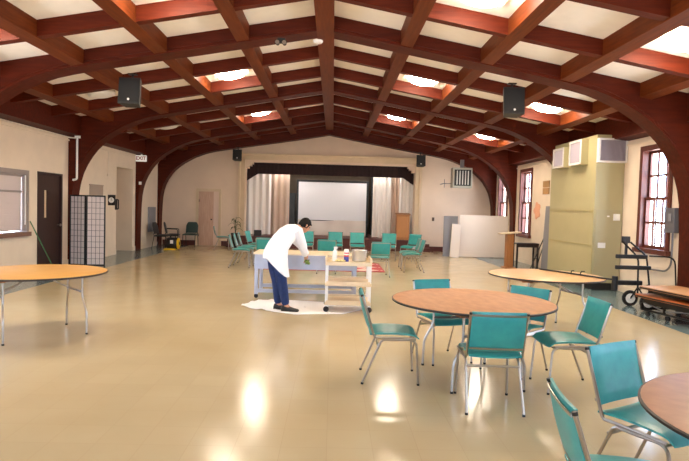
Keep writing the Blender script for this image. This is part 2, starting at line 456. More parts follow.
for bay in ():
    for rel, nm in ((-B_, 'outer left'), (-A, 'inner left'), (A, 'inner right'), (B_, 'outer right')):
        cl(bay, rel, 'ceiling light above the viewer, %s coffer' % nm)

# ------------------------------------------------------------------ windows and doors
def glass_mat():
    m = bpy.data.materials.new('window_glass'); m.use_nodes = True; nt = m.node_tree
    for n in list(nt.nodes): nt.nodes.remove(n)
    o = nt.nodes.new('ShaderNodeOutputMaterial'); t = nt.nodes.new('ShaderNodeBsdfTransparent'); g = nt.nodes.new('ShaderNodeBsdfGlossy')
    g.inputs['Roughness'].default_value = .03
    t.inputs['Color'].default_value = (.93, .94, .97, 1)
    mx = nt.nodes.new('ShaderNodeMixShader'); mx.inputs[0].default_value = .06
    nt.links.new(t.outputs[0], mx.inputs[1]); nt.links.new(g.outputs[0], mx.inputs[2]); nt.links.new(mx.outputs[0], o.inputs[0])
    return m
M_glass = glass_mat()
M_bar = mat('window_security_bar', (44, 30, 44), .5)
def sash_window(n, h, label, wall='R'):
    """sash window built on a local wall plane x=0 (outside = +x), then set into its wall"""
    u0, u1, z0, z1 = h; uc = (u0+u1)/2; y0, y1 = -(u1-u0)/2, (u1-u0)/2
    fr = MB()
    fr.bx(-.035, .16, y0-.07, y0+.03, z0-.06, z1+.07).bx(-.035, .16, y1-.03, y1+.07, z0-.06, z1+.07)
    fr.bx(-.035, .16, y0+.03, y1-.03, z1-.03, z1+.07)
    o = fr.build('window_%d' % n, M_winwood); structure(o, label, 'window')
    if wall == 'R': o.location = (XR, uc, 0)
    elif wall == 'L': o.location = (XL, uc, 0); o.rotation_euler = (0, 0, R(180))
    else: o.location = (uc, YF, 0); o.rotation_euler = (0, 0, R(-90))
    MB().bx(-.09, .16, y0-.11, y1+.11, z0-.09, z0, .008).build('sill', M_winwood, o)
    zm = (z0+z1)/2
    for za, zb, xo in ((z0, zm+.03, .05), (zm-.03, z1-.03, .1)):
        b = MB(); x0, x1 = xo, xo+.04
        ya, yb = y0+.03, y1-.03
        b.bx(x0, x1, ya, ya+.05, za, zb).bx(x0, x1, yb-.05, yb, za, zb).bx(x0, x1, ya+.05, yb-.05, za, za+.06).bx(x0, x1, ya+.05, yb-.05, zb-.05, zb)
        for k in (1, 2):
            yy = ya+(yb-ya)*k/3; b.bx(x0+.008, x1-.008, yy-.021, yy+.021, za+.06, zb-.05)
        zz = (za+zb)/2; b.bx(x0+.009, x1-.009, ya+.05, yb-.05, zz-.02, zz+.02)
        sa = b.build('sash', M_winwood, o)
        MB().bx(x0+.017, x0+.021, ya+.05, yb-.05, za+.06, zb-.05).build('pane', M_glass, sa)
    if wall == 'R':
        g = MB()
        for k in range(1, 6):
            yy = y0+(y1-y0)*k/6
            if k % 2: g.cyl((.21, yy, z0), (.21, yy, z1), .017, 8)
        g.bx(.2, .22, y0, y1, z0+.5, z0+.52)
        g.build('security_grille', M_bar, o)
    la = bpy.data.lights.new('daylight', 'AREA'); la.shape = 'RECTANGLE'; la.size = z1-z0; la.size_y = u1-u0; la.cycles.is_portal = True
    lo = bpy.data.objects.new('daylight_portal', la); COL.objects.link(lo); lo.parent = o
    lo.location = (.24, 0, (z0+z1)/2); lo.rotation_euler = (0, R(90), 0)
    return o
sash_window(1, WIN_1, 'tall brown sash window in the right wall behind the grey electrical box')
sash_window(2, WIN_2, 'narrow-looking brown sash window in the right wall above the lectern')
sash_window(3, WIN_3, 'brown sash window half hidden behind the far right arch')
for k, wn in enumerate(WIN_SIDE_ADDED): sash_window(5+k, wn, 'added unseen brown sash window letting daylight through the right wall, number %d from the front' % (k+1))
for k, wn in enumerate(WIN_SIDE_ADDED): sash_window(13+k, wn, 'added unseen brown sash window letting daylight through the left wall, number %d from the front' % (k+1), 'L')
for k, wn in enumerate(WIN_FRONT_ADDED): sash_window(9+k, wn, 'added unseen sash window for daylight in the wall behind the viewer, number %d from the left' % (k+1), 'F')
# left window with closed blind
y0, y1, z0, z1 = WIN_L
fr = MB().bx(XL-.15, XL+.02, y0-.05, y0+.04, z0-.05, z1+.05).bx(XL-.15, XL+.02, y1-.04, y1+.05, z0-.05, z1+.05).bx(XL-.15, XL+.02, y0+.04, y1-.04, z1-.04, z1+.05)
M_wgrey = mat('grey_window_frame', (150, 138, 132), .6)
wl = fr.build('window_4', M_wgrey); structure(wl, 'pale window with lowered blind in the left wall at the photo edge', 'window')
MB().bx(XL-.15, XL+.07, y0-.06, y1+.06, z0-.09, z0-.0).build('sill', mat('brown_sill', (120, 86, 70), .6), wl)
MB().bx(XL-.17, XL-.165, y0+.04, y1-.04, z0, z1-.04).build('pane', M_glass, wl)
bl = MB()
for k in range(34):
    zz = z0+.04+k*.0345; bl.box((XL-.1, (y0+y1)/2, zz), (.006, y1-y0-.1, .036), (0, R(12), 0))
bl.build('blind', mat('blind_slats', (206, 192, 186), .6), wl)
MB().bx(XL-.12, XL-.06, y0+.05, y1-.05, 1.72, 1.76).bx(XL-.13, XL-.05, y0+.05, y1-.05, z1-.09, z1-.045).build('blind_rail', M_wgrey, wl)
MB().cyl((XL+.03, y1-.12, 1.05), (XL+.03, y1-.12, 2.08), .012, 8).build('blind_wand', M_white, wl)
# left dark door
y0, y1, z0, z1 = DOOR_L
b = MB().bx(XL-.2, XL+.015, y0, y0+.05, 0, z1).bx(XL-.2, XL+.015, y1-.05, y1, 0, z1).bx(XL-.2, XL+.015, y0+.05, y1-.05, z1-.05, z1)
d = b.build('door_1', M_door); structure(d, 'dark walnut door with a narrow glass slot in the left wall', 'door')
b = wall_grid('door_leaf', 'X', XL-.09, XL-.04, (y0+.05, y1-.05), (.01, z1-.05), [(12.76, 12.88, 1.18, 1.8)], M_door); b.parent = d
MB().bx(XL-.075, XL-.055, 12.76, 12.88, 1.18, 1.8).build('vision_panel', mat('lit_wired_glass', (214, 186, 150), .3), d)
MB().cyl((XL-.04, 13.36, 1.0), (XL+.02, 13.36, 1.0), .012, 8).lathe([(.0, .01), (.03, .02), (.033, .04), (.0, .06)], (XL, 13.36, 1.0), 12, 'X').build('door_knob', M_chrome, d, True)
# back left door
b = MB().bx(-5.2, -5.1, YB-.035, YB, 0, 2.16).bx(-4.34, -4.24, YB-.035, YB, 0, 2.16).bx(-5.1, -4.34, YB-.035, YB, 2.06, 2.16)
d = b.build('door_2', M_tan); structure(d, 'pale wooden door in a tan frame left of the stage', 'door')
MB().bx(-5.09, -4.53, YB-.025, YB-.005, .01, 2.055).bx(-5.03, -4.59, YB-.032, YB-.025, .3, .95).bx(-5.03, -4.59, YB-.032, YB-.025, 1.1, 1.95).build('door_leaf', M_pinkdoor, d)
MB().bx(-4.53, -4.35, YB-.02, YB-.006, .01, 2.055).build('sidelight', mat('pale_pink_panel', (222, 196, 178), .5), d)
MB().bx(-5.085, -5.065, YB-.04, YB-.025, .35, .45).bx(-5.085, -5.065, YB-.04, YB-.025, 1.65, 1.75).build('hinge', M_blackm, d)
MB().lathe([(.0, -.06), (.03, -.05), (.03, -.03), (.012, -.02), (.012, 0)], (-4.6, YB-.025, 1.0), 12, 'Y').build('door_knob', M_blackm, d, True)

# ------------------------------------------------------------------ stage dressing
def curtain(x0, x1, y, z0, z1, folds, m, label, amp=.06, ph=0.):
    n = folds*10
    b = MB()
    def fn(u, v):
        a = amp*(.7+.3*(1-v))
        w_ = math.sin(u*folds*2*math.pi+ph)+.35*math.sin(u*folds*4.3+1.3*ph)
        return (x0+(x1-x0)*u+.02*math.sin(u*folds*4*math.pi)*(1-v), y+a*w_, z0+(z1-z0)*v+.015*math.sin(u*folds*2.2)*(1-v))
    b.pad(fn, lambda u, v: (0, .006, 0), n, 6)
    return tag(b.build('stage_curtain', m, None, True), label, 'curtain', 'stage curtains')
TOPC = 2.88
curtain(-3.45, -2.42, YB+.5, SH+.02, TOPC, 4, M_curt, 'ivory stage curtain at the far left of the stage opening', ph=.5)
curtain(-2.45, -1.72, YB+.62, SH+.02, TOPC, 3, M_curtt, 'tan stage curtain left of the projection screen', ph=1.1)
curtain(1.55, 2.28, YB+.6, SH+.02, TOPC, 4, M_curt, 'ivory stage curtain right beside the projection screen', amp=.045, ph=.2)
curtain(2.26, 2.62, YB+.68, SH+.02, TOPC, 3, M_curtt, 'narrow tan stage curtain above the wooden lectern', amp=.05, ph=.9)
curtain(2.58, 3.2, YB+.5, SH+.02, TOPC, 4, M_curt, 'ivory stage curtain at the far right of the stage opening', amp=.05, ph=2.)
b = MB()
n = 90
def vf(u, v):
    x = SX0-.05+(SX1-SX0+.1)*u
    e = max(0, 1-min(u, 1-u)/.07)
    bot = 2.8-.3*e
    return (x, YB+.33+.008*math.sin(u*2*math.pi*42), bot+(3.32-bot)*v)
b.pad(vf, lambda u, v: (0, .012, 0), 170, 3)
tag(b.build('stage_valance', M_valance, None, True), 'dark maroon velvet valance across the top of the stage', 'valance')

t = thing('projection_screen', 'large white projection screen in a black frame on the stage', 'screen', (0, 23.0, SH))
MB().bx(-1.42, 1.36, -.015, .0, .62, 2.17).build('screen_surface', M_screen, t)
MB().bx(-1.5, 1.44, -.03, .02, 2.17, 2.25).bx(-1.5, 1.44, -.03, .02, .54, .62).bx(-1.5, -1.42, -.03, .02, .62, 2.17).bx(1.36, 1.44, -.03, .02, .62, 2.17).build('frame', M_black, t)
for x in (-1.46, 1.4):
    MB().bx(x-.03, x+.03, -.02, .02, 0, .55).bx(x-.03, x+.03, -.35, .35, 0, .04).build('leg', M_black, t)
b = MB()
def df(u, v): return (-1.4+2.74*u, 22.58+.03*math.sin(u*21)+.02*math.sin(u*9+v*5)+.05*v, SH+.02+.62*v-.06*math.sin(u*math.pi)*v*(.5+.5*math.sin(u*7)))
b.pad(df, lambda u, v: (0, .006, 0), 60, 5)
tag(b.build('drape', mat('beige_drape', (230, 218, 208), .85), None, True), 'beige cloth drape hanging below the projection screen', 'drape')
tag(MB().bx(-1.85, -1.6, 23.5, 23.9, SH, 2.1).bx(-1.87, -1.58, 23.48, 23.92, 2.1, 2.14).bx(-1.83, -1.62, 23.49, 23.5, SH+.1, 2.0).build('flight_case', mat('dark_grey_panel', (76, 78, 78), .6)), 'tall dark grey cabinet left of the screen on the stage', 'cabinet')
tag(MB().bx(1.62, 2.2, 24.2, 24.3, SH, 3.2).bx(1.6, 2.22, 24.19, 24.31, 3.2, 3.25).build('stage_flat', M_black), 'tall black stage flat behind the right edge of the screen', 'stage flat')
t = thing('lectern', 'brown wooden lectern standing at the right front of the stage', 'lectern', (2.66, YB-.12, SH))
MB().bx(-.25, .25, -.16, .16, .04, .95, .008).build('body', M_wood, t)
MB().bx(-.21, .21, -.168, -.16, .1, .88).build('front_panel', mat('oak_panel', (190, 128, 70), .45, var=.1, vscale=6, stretch=(6, 6, .7)), t)
MB().box((0, 0, .975), (.56, .4, .03), (R(8), 0, 0), .006).build('top', M_wood, t)
MB().bx(-.27, .27, -.18, .18, 0, .04).build('base', M_wood, t)
t = thing('stage_monitor', 'small black wedge speaker on the stage edge beside the left curtain', 'speaker', (-2.82, YB-.15, SH))
MB().prism([(-.11, 0), (.11, 0), (.11, .14), (.03, .22), (-.11, .22)], -.13, .13, 'X').build('cabinet', M_black, t)
MB().box((0, -.116, .1), (.2, .01, .16)).build('grille', M_charcoal, t)

E_fill = emit('fill_tube', (255, 246, 240), 110.)  # unseen strip lights, added to brighten the curtains and screen
for x, nm in ((-1.9, 'left'), (1.7, 'right')):
    t = thing('added_stage_light', 'unseen fill light added behind the %s half of the stage valance' % nm, 'added fill light', (x, YB+.46, 3.3), 0, 'unseen fill lights added behind the valance')
    MB().bx(-.65, .65, -.05, .05, 0, .06, .005).build('housing', M_white, t)
    MB().cyl((-.6, 0, -.03), (.6, 0, -.03), .02, 10).build('tube', E_fill, t, True)
    for q in (-.59, .59): MB().bx(q-.01, q+.01, -.02, .02, .06, 1.0).build('hanger', M_blackm, t)

# ------------------------------------------------------------------ hall chairs
def make_chair(vin=M_vinyl, name='banquet_chair'):
    t = thing(name, 'x', 'chair')
    def sf(u, v):
        x = (u-.5)*.42; y = -.2+.45*v
        z = .444+.012*math.cos((v-.45)*3.2)-.012*abs(2*u-1)**2*0
        if v > .85: z -= .03*((v-.85)/.15)**2
        z += .010*abs(2*u-1)**3
        return (x, y, z)
    def so(u, v):
        e = (1-abs(2*u-1)**8)*(1-abs(2*v-1)**10)
        return (0, 0, .006+.012*e)
    MB().pad(sf, so, 10, 12).build('seat', vin, t, True)
    def bline(v): return (-.188-.087*v-.010*math.sin(v*math.pi), .497+.323*v)
    def bf(u, v):
        y, z = bline(v)
        return ((u-.5)*.425, y-.012*(1-(2*u-1)**2), z)
    def bo(u, v):
        e = (1-abs(2*u-1)**8)*(1-abs(2*v-1)**10)
        h = .006+.014*e
        return (0, h, h*.27)
    bk = MB().pad(bf, bo, 10, 10).build('backrest', vin, t, True)
    for v in (.92, .07):
        def gf(u, w, v=v):
            y, z = bline(v+(w-.5)*.05)
            return ((u-.5)*.425, y-.0215-.012*(1-(2*u-1)**2), z)
        MB().pad(gf, lambda u, w: (0, .0025, 0), 8, 1).build('trim_band', M_chrome, bk, True)
    for sx in (-1, 1):
        x = sx*.222
        pts = fillet([(x, .215, .425), (x, .1, .43), (x, -.15, .43), (x, -.165, .45), (x, -.281, .805)], .09, 5)
        ra = MB().tube(pts, .0105, 8).build('side_rail', M_chrome, t, True)
        MB().tube([(x, -.2795, .80), (x, -.283, .815)], .0125, 8).build('end_cap', M_black, ra, True)
        lx = sx*.212
        fp = fillet([(lx+sx*.012, .25, .012), (lx, .222, .415), (lx, .05, .408)], .07, 5)
        lg = MB().tube(fp, .0105, 8).build('leg', M_chrome, t, True)
        MB().cyl((lx+sx*.012, .25, 0), (lx+sx*.012, .25, .018), .0125, 8).build('foot', M_rubber, lg)
        rp = fillet([(lx+sx*.012, -.26, .012), (lx, -.1, .39), (lx, -.075, .408), (lx, .05, .408)], .06, 5)
        lg = MB().tube(rp, .0105, 8).build('leg', M_chrome, t, True)
        MB().cyl((lx+sx*.012, -.26, 0), (lx+sx*.012, -.258, .018), .0125, 8).build('foot', M_rubber, lg)
    MB().tube([(-.214, -.125, .355), (.214, -.125, .355)], .0105, 8).build('stretcher', M_chrome, t, True)
    MB().tube([(-.212, .2, .404), (.212, .2, .404)], .008, 8).build('stretcher', M_chrome, t, True)
    return t
G1 = 'teal chairs around the near round tables'; G2 = 'teal chairs in the circle before the stage'
proto = make_chair()
CH = [
 (1.325, 4.56, -2.4, 'teal vinyl chair with its back to the viewer at the middle round table', G1),
 (.57, 5.243, -91, 'teal vinyl chair seen in profile at the left side of the middle round table', G1),
 (1.21, 5.97, 197, 'teal vinyl chair facing the viewer behind the left half of the middle round table', G1),
 (1.875, 5.585, 132, 'teal vinyl chair tucked behind the right edge of the middle round table', G1),
 (2.19, 5.06, 90, 'teal vinyl chair facing left at the right side of the middle round table', G1),
 (1.85, 3.10, 207.7, 'blue-looking teal chair facing the round table in the lower right corner', G1),
 (1.295, 2.35, -98.9, 'teal chair cut by the bottom edge, its back rising in front of the corner table', G1),
 (-.80, 17.25, 180, 'teal chair facing the viewer just behind the bent person', G2),
 (.10, 17.25, 180, 'teal chair facing the viewer below the middle of the projection screen', G2),
 (.78, 17.25, 180, 'teal chair facing the viewer below the right edge of the projection screen', G2),
 (1.75, 17.25, 172, 'teal chair facing the viewer in front of the ivory curtain right of the screen', G2),
 (2.42, 17.2, 138, 'teal chair turned to the left in front of the wooden stage lectern', G2),
 (2.08, 14.3, 92, 'teal chair in profile at the right of the circle, nearer of the two facing left', G2),
 (2.1, 15.1, 90, 'teal chair at the right of the circle, behind the other one facing left', G2),
 (1.12, 13.2, 4, 'teal chair with its back to the viewer just right of the tea trolley', G2),
 (-.125, 13.6, 0, 'teal chair with its back to the viewer behind the spray bottle', G2),
 (-1.59, 13.68, -2, 'teal chair with its back to the viewer left of the bent person', G2),
 (-2.35, 14.35, -84, 'nearest of the row of teal chairs facing right at left', G2),
 (-2.34, 15.0, -84, 'second nearest of the row of teal chairs facing right at left', G2),
 (-2.33, 15.6, -84, 'third nearest of the row of teal chairs facing right at left', G2),
 (-2.25, 16.6, -100, 'farthest of the row of teal chairs facing right at left', G2),
 (-3.85, 19.6, -80, 'lone teal chair facing right beside the pale back door', G2),
]
for i, (x, y, a, lb, g) in enumerate(CH):
    if i == 0:
        proto.location = (x, y, 0); proto.rotation_euler = (0, 0, R(a)); proto['label'] = lb; proto['group'] = g
    else: copy_thing(proto, (x, y, .0), R(a), lb, g)

# ------------------------------------------------------------------ round folding tables
def make_table(top):
    t = thing('round_table', 'x', 'table')
    RR = .762
    MB().lathe([(RR-.012, .728), (RR-.004, .731), (RR-.004, .749), (RR-.014, .752), (0, .752)], seg=64).build('tabletop', top, t, True)
    MB().tube([(RR*math.cos(a*math.pi/32)-.004*math.cos(a*math.pi/32), RR*math.sin(a*math.pi/32)-.004*math.sin(a*math.pi/32), .739) for a in range(64)], .011, 6, closed=True).build('edge_band', M_edge, t, True)
    for sx in (-1, 1):
        MB().box((0, sx*.3, .708), (1.1, .04, .04)).box((sx*.44, 0, .704), (.05, .64, .048)).build('runner', M_under, t)
    for sx in (-1, 1):
        x = sx*.42
        for sy in (-1, 1):
            pts = fillet([(x, sy*.24, .69), (x, sy*.24, .44), (x+sx*.02, sy*.33, .26), (x+sx*.02, sy*.335, .01)], .05, 4)
            lg = MB().tube(pts, .0125, 8).build('leg', M_chrome, t, True)
            MB().cyl((x+sx*.02, sy*.335, 0), (x+sx*.02, sy*.335, .02), .0145, 8).build('foot', M_rubber, lg)
        MB().tube([(x, -.24, .5), (x, .24, .5)], .012, 8)  .build('cross_bar', M_gpipe, t, True)
        MB().tube([(x, -.06, .5), (x-sx*.2, -.03, .6), (x-sx*.34, 0, .69)], .007, 6).tube([(x, .06, .5), (x-sx*.2, .03, .6), (x-sx*.34, 0, .69)], .007, 6).build('brace', M_chrome, t, True)
    return t
tb = make_table(M_table)
tb.location = (1.355, 5.29, 0); tb.rotation_euler = (0, 0, R(97.5))
GT = 'round folding tables'
tb['label'] = 'round plywood folding table in the middle, ringed by five teal chairs'; tb['group'] = GT
copy_thing(tb, (2.95, 7.62, 0), R(14), 'round folding table at the back right with a black stick lying on it', GT)
t3 = copy_thing(tb, (-3.45, 6.63, 0), R(44), 'round folding table at the left edge, standing with no chairs', GT)
t4 = copy_thing(tb, (2.163, 2.261, 0), R(-40), 'reddish-brown round table cut by the lower right corner', GT)
for tt_, m_ in ((tb, M_tablem), (t3, M_tabley), (t4, M_tabled)):
    for ch in tt_.children:
        if ch.name.startswith('tabletop'):
            ch.data = ch.data.copy(); ch.data.materials[0] = m_
t = thing('walking_stick', 'thin black stick with clips lying across the back right round table', 'stick', (3.2, 7.6, .752), R(-62))
MB().tube([(-.62, .22, .013), (.0, .2, .013), (.62, .16, .013)], .012, 8).build('shaft', M_black, t, True)
MB().tube([(.1, .2, .02), (.12, .2, .06), (.17, .2, .065)], .008, 6).tube([(-.05, .2, .02), (-.04, .2, .05), (0, .2, .055)], .008, 6).build('clip', M_black, t, True)

# ------------------------------------------------------------------ work table, trolley, person
t = thing('work_table', 'steel framed work table with a pale wooden top behind the bent person', 'work table', (-.44, 9.95, 0))
W2, D2 = .88, .36
MB().bx(-W2-.02, W2+.02, -D2-.02, D2+.02, .755, .785, .004).build('tabletop', M_maple, t)
MB().bx(-W2, W2, -D2, -D2+.025, .51, .755).bx(-W2, W2, D2-.025, D2, .51, .755).bx(-W2, -W2+.025, -D2+.025, D2-.025, .51, .755).bx(W2-.025, W2, -D2+.025, D2-.025, .51, .755).build('apron', M_steel, t)
for sx in (-1, 1):
    for sy in (-1, 1):
        x, y = sx*(W2-.035), sy*(D2-.035)
        lg = MB().bx(x-.03, x+.03, y-.03, y+.03, .07, .51).build('leg', M_steel, t)
        MB().lathe([(.0, -.014), (.034, -.014), (.036, 0), (.034, .014), (0, .014)], (x, y, .036), 14, 'Y').bx(x-.012, x+.012, y-.02, y+.02, .05, .07).build('caster', M_rubber, lg)
MB().bx(-W2+.065, W2-.065, -D2+.01, -D2+.05, .1, .16).bx(-W2+.065, W2-.065, D2-.05, D2-.01, .1, .16).build('lower_rail', M_steel, t)

t = thing('tea_trolley', 'white metal trolley with three maple shelves right of the bent person', 'trolley', (.26, 8.68, .012))
TW, TD = .33, .28
for k, z in enumerate((.16, .45, .76)):
    sh = MB().bx(-TW-.02, TW+.02, -TD-.02, TD+.02, z-.05, z, .006).build('shelf', M_maple, t)
    if k == 2:
        for q in ((-TW-.025, -TW+.005, -TD-.02, TD+.02, z, z+.06, .006), (TW-.005, TW+.025, -TD-.02, TD+.02, z, z+.06, .006), (-TW+.005, TW-.005, TD-.0, TD+.02, z, z+.03)): MB().bx(*q).build('rim', M_maple, sh)
    else:
        for q in ((-TW, TW, TD, TD+.02, z, z+.03), (-TW, TW, -TD-.02, -TD-.008, z, z+.02)): MB().bx(*q).build('rim', M_maple, sh)
for sx in (-1, 1):
    for sy in (-1, 1):
        x, y = sx*(TW-.005), sy*(TD-.01)
        # posts in three lengths between shelves
        lg = MB().bx(x-.021, x+.021, y-.021, y+.021, .085, .11).bx(x-.021, x+.021, y-.021, y+.021, .16, .40).bx(x-.021, x+.021, y-.021, y+.021, .45, .71).build('post', M_white, t)
        MB().lathe([(0, -.016), (.04, -.016), (.044, 0), (.04, .016), (0, .016)], (x, y, .045), 16, 'Y').bx(x-.014, x+.014, y-.022, y+.022, .07, .09).build('caster', M_rubber, lg)
# things on the trolley
ZT = .772
t = thing('spray_bottle', 'white spray bottle standing on the trolley', 'bottle', (.045, 8.56, ZT))
MB().lathe([(.036, 0), (.04, .01), (.04, .11), (.03, .15), (.015, .17), (.014, .19)], seg=18).build('bottle_body', M_white, t, True)
MB().bx(-.016, .04, -.012, .012, .19, .222, .004).bx(.04, .05, -.007, .007, .2, .214).tube([(.02, 0, .192), (.034, 0, .16), (.03, 0, .145)], .005, 6).build('trigger', M_white, t)
t = thing('cleanser_can', 'red, white and blue cleanser can standing on the trolley', 'can', (.225, 8.54, ZT))
b = MB().lathe([(.037, 0), (.038, .004), (.038, .075)], seg=20).build('can_base', M_can, t, True)
MB().lathe([(.038, .075), (.038, .14)], seg=20).build('can_label', M_canr, t, True)
MB().lathe([(.038, .14), (.038, .185), (.034, .19), (0, .191)], seg=20).build('can_top', M_white, t, True)
MB().lathe([(.0385, .10), (.0385, .122)], seg=20).build('label_stripe', M_white, t, True)
t = thing('stock_pot', 'steel pot with side handles standing on the trolley', 'pot', (.425, 8.62, ZT))
M_pot = mat('satin_steel', (214, 212, 206), .25, .6)
MB().lathe([(.09, 0), (.105, .006), (.115, .04), (.12, .17), (.126, .178), (.122, .18), (.116, .172), (.11, .05), (.1, .014), (0, .012)], seg=32).build('pot_body', M_pot, t, True)
for sx in (-1, 1): MB().tube(fillet([(sx*.118, -.045, .14), (sx*.14, -.035, .145), (sx*.14, .035, .145), (sx*.118, .045, .14)], .02), .006, 6).build('handle', M_chrome, t, True)
b = MB().pad(lambda u, v: (.06+.15*u, 8.44+.09*v+.01*math.sin(u*6), ZT+.012+.012*math.sin(u*9+v*4)**2), lambda u, v: (0, 0, .006), 10, 6)
tag(b.build('dust_cloth', M_yel, None, True), 'crumpled pale yellow cloth between the bottle and the can', 'cloth')

# drop sheet on the floor
pts = [(-1.42, 8.82), (-1.2, 9.35), (-.7, 9.42), (-.1, 9.3), (.3, 9.25), (.55, 9.0), (.5, 8.72), (.2, 8.33), (-.15, 8.28), (-.5, 8.2), (-.95, 8.42), (-1.25, 8.62)]
b = MB(); cx, cy = -.4, 8.8
def edge(a):
    best = None
    d = V((math.cos(a), math.sin(a)))
    for i in range(len(pts)):
        p, q = V(pts[i])-V((cx, cy)), V(pts[(i+1) % len(pts)])-V((cx, cy))
        e = q-p; den = d.x*e.y-d.y*e.x
        if abs(den) < 1e-9: continue
        tt = (p.x*e.y-p.y*e.x)/den; ss = (p.x*d.y-p.y*d.x)/den
        if tt > 0 and -1e-6 <= ss <= 1+1e-6: best = tt if best is None else min(best, tt)
    return best or .5
def shf(u, v):
    a = u*2*math.pi; r = edge(a)*(.03+.97*v)
    x, y = cx+r*math.cos(a), cy+r*math.sin(a)
    h = .007
    if x < -.75: h += .02*abs(noise.noise(V((x*5, y*5, 0))))*min(1, (-.75-x)*4)+.014*max(0, math.sin(x*30+y*12))*min(1, (-.75-x)*5)
    return (x, y, h)
b.pad(shf, lambda u, v: (0, 0, .004), 96, 14)
tag(b.build('drop_sheet', M_sheet, None, True), 'white sheet spread on the floor under the bent person', 'sheet')

# person -----------------------------------------------------------------
def skin_chain(name, verts, edges, m, parent=None, root=0, sub=2):
    me = bpy.data.meshes.new(name)
    me.from_pydata([v[0] for v in verts], edges, [])
    o = bpy.data.objects.new(name, me); COL.objects.link(o)
    md = o.modifiers.new('skin', 'SKIN'); md.use_smooth_shade = True; md.branch_smoothing = .4
    for i, v in enumerate(verts):
        sv = me.skin_vertices[0].data[i]
        r = v[1]; sv.radius = r if isinstance(r, tuple) else (r, r)
        sv.use_root = (i == root)
    ss = o.modifiers.new('sub', 'SUBSURF'); ss.levels = ss.render_levels = sub
    dg = bpy.context.evaluated_depsgraph_get(); dg.update()
    me2 = bpy.data.meshes.new_from_object(o.evaluated_get(dg))
    o.modifiers.clear(); o.data = me2; me2.name = name
    me2.materials.clear(); me2.materials.append(m)
    for p in me2.polygons: p.use_smooth = True
    if parent: o.parent = parent
    return o
P0 = V((-.80, 8.52, .012))
per = thing('person', 'person in a long white shirt and dark jeans bending forward with a green cloth', 'person', P0)
# local frame directions: forward (towards the work table, right and away), side
fw = V((math.cos(R(38)), math.sin(R(38)), 0)); sd = V((fw.y, -fw.x, 0))      # sd = person's right, towards the viewer
def pl(f_, s_, h): return fw*f_+sd*s_+V((0, 0, h))
# joints (local)
fr_, fl_ = V((.13, -.11, .075)), V((.0, .03, .075))        # ankles: right (near), left (far)
pel = V((-.06, -.01, .86))
hr, hl = pel+sd*.095+V((0, 0, -.03)), pel-sd*.095+V((0, 0, -.03))
kr, kl = V((.055, -.085, .46)), V((-.03, .03, .46))
sp1 = V((-.02, .04, .99)); sp2 = V((.06, .105, 1.125)); ch = V((.155, .175, 1.20)); nk = V((.255, .245, 1.25)); 
hd0 = V((.31, .285, 1.265)); hd1 = V((.375, .335, 1.27))
shr, shl = ch+sd*.17+V((.01, 0, .005)), ch-sd*.17+V((.01, 0, .005))
er = V((.35, .14, .965)); wr = V((.375, .36, .82)); el = V((.31, .40, .965)); wl_ = V((.39, .52, .82))
verts = [(pel, (.135, .11)), (sp1, (.135, .1)), (sp2, (.15, .1)), (ch, (.15, .1)), (nk, .055), (hd0, .06),
         (hr, .095), (kr, .062), (fr_, .042), (hl, .095), (kl, .062), (fl_, .042),
         (shr, .062), (er, .042), (wr, .027), (shl, .062), (el, .042), (wl_, .027),
         (fr_+V((.09, -.012, -.042)), .02), (fl_+V((.09, -.012, -.042)), .02)]
edges = [(0, 1), (1, 2), (2, 3), (3, 4), (4, 5), (0, 6), (6, 7), (7, 8), (0, 9), (9, 10), (10, 11), (3, 12), (12, 13), (13, 14), (3, 15), (15, 16), (16, 17), (8, 18), (11, 19)]
# head grown on: several rings
hdir = V((.80, .42, -.55)).normalized()          # face direction (looking down to the table)
hup = (V((.45, .28, .9))-hdir*V((.45, .28, .9)).dot(hdir)).normalized()
hs = hup.cross(hdir)
HC = V((.365, .325, 1.285))
# body with hands: palms and fingers as skinned chains joined on
def hand(base, wrist, dirv, palm_n, thumb_side):
    """adds palm + five bent fingers to verts/edges from wrist index"""
    d = dirv.normalized(); s_ = d.cross(palm_n).normalized()*thumb_side
    n_ = palm_n.normalized()
    i0 = len(verts); verts.append((base+d*.05, (.032, .018))); edges.append((wrist, i0))
    i1 = len(verts); verts.append((base+d*.085, (.036, .016))); edges.append((i0, i1))
    return d, s_, n_
body = None
hd_r = hand(wr, 14, V((.1, .35, -.93)), V((.9, .2, .1)), 1)
hd_l = hand(wl_, 17, V((.05, .1, -.99)), V((-.9, .1, -.1)), -1)
body = skin_chain('body', verts, edges, M_skin, per, 0, 2)
# head, face and fingers are merged into the same body mesh
bm = bmesh.new(); bm.from_mesh(body.data)
mb = MB(); mb.bm.free(); mb.bm = bm
nseg, nr = 20, 14
rings = []
for i in range(nr+1):
    th = math.pi*i/nr
    ring = []
    for k in range(nseg):
        a = 2*math.pi*k/nseg
        x, y, z = math.sin(th)*math.cos(a), math.sin(th)*math.sin(a), math.cos(th)
        fx = .095*x; sy_ = .073*y; uz = .115*z
        if z < 0:
            sy_ *= 1-.35*z*z; fx = fx*(1-.12*z*z)+.018*(-z)      # jaw
        if x > .5 and abs(z) < .75 : fx -= .008                  # flatter face
        d = math.exp(-((y/.16)**2)-((z+.18)/.2)**2) if x > 0 else 0
        fx += .02*d                                              # nose
        if x > 0:
            fx -= .010*math.exp(-((abs(y)-.42)/.16)**2-((z-.05)/.14)**2)   # eye sockets
            fx += .006*math.exp(-(y/.3)**2-((z+.52)/.09)**2)                # lips
        ring.append(HC+hdir*fx+hs*sy_+hup*uz)
    rings.append(ring)
mb.loft(rings)
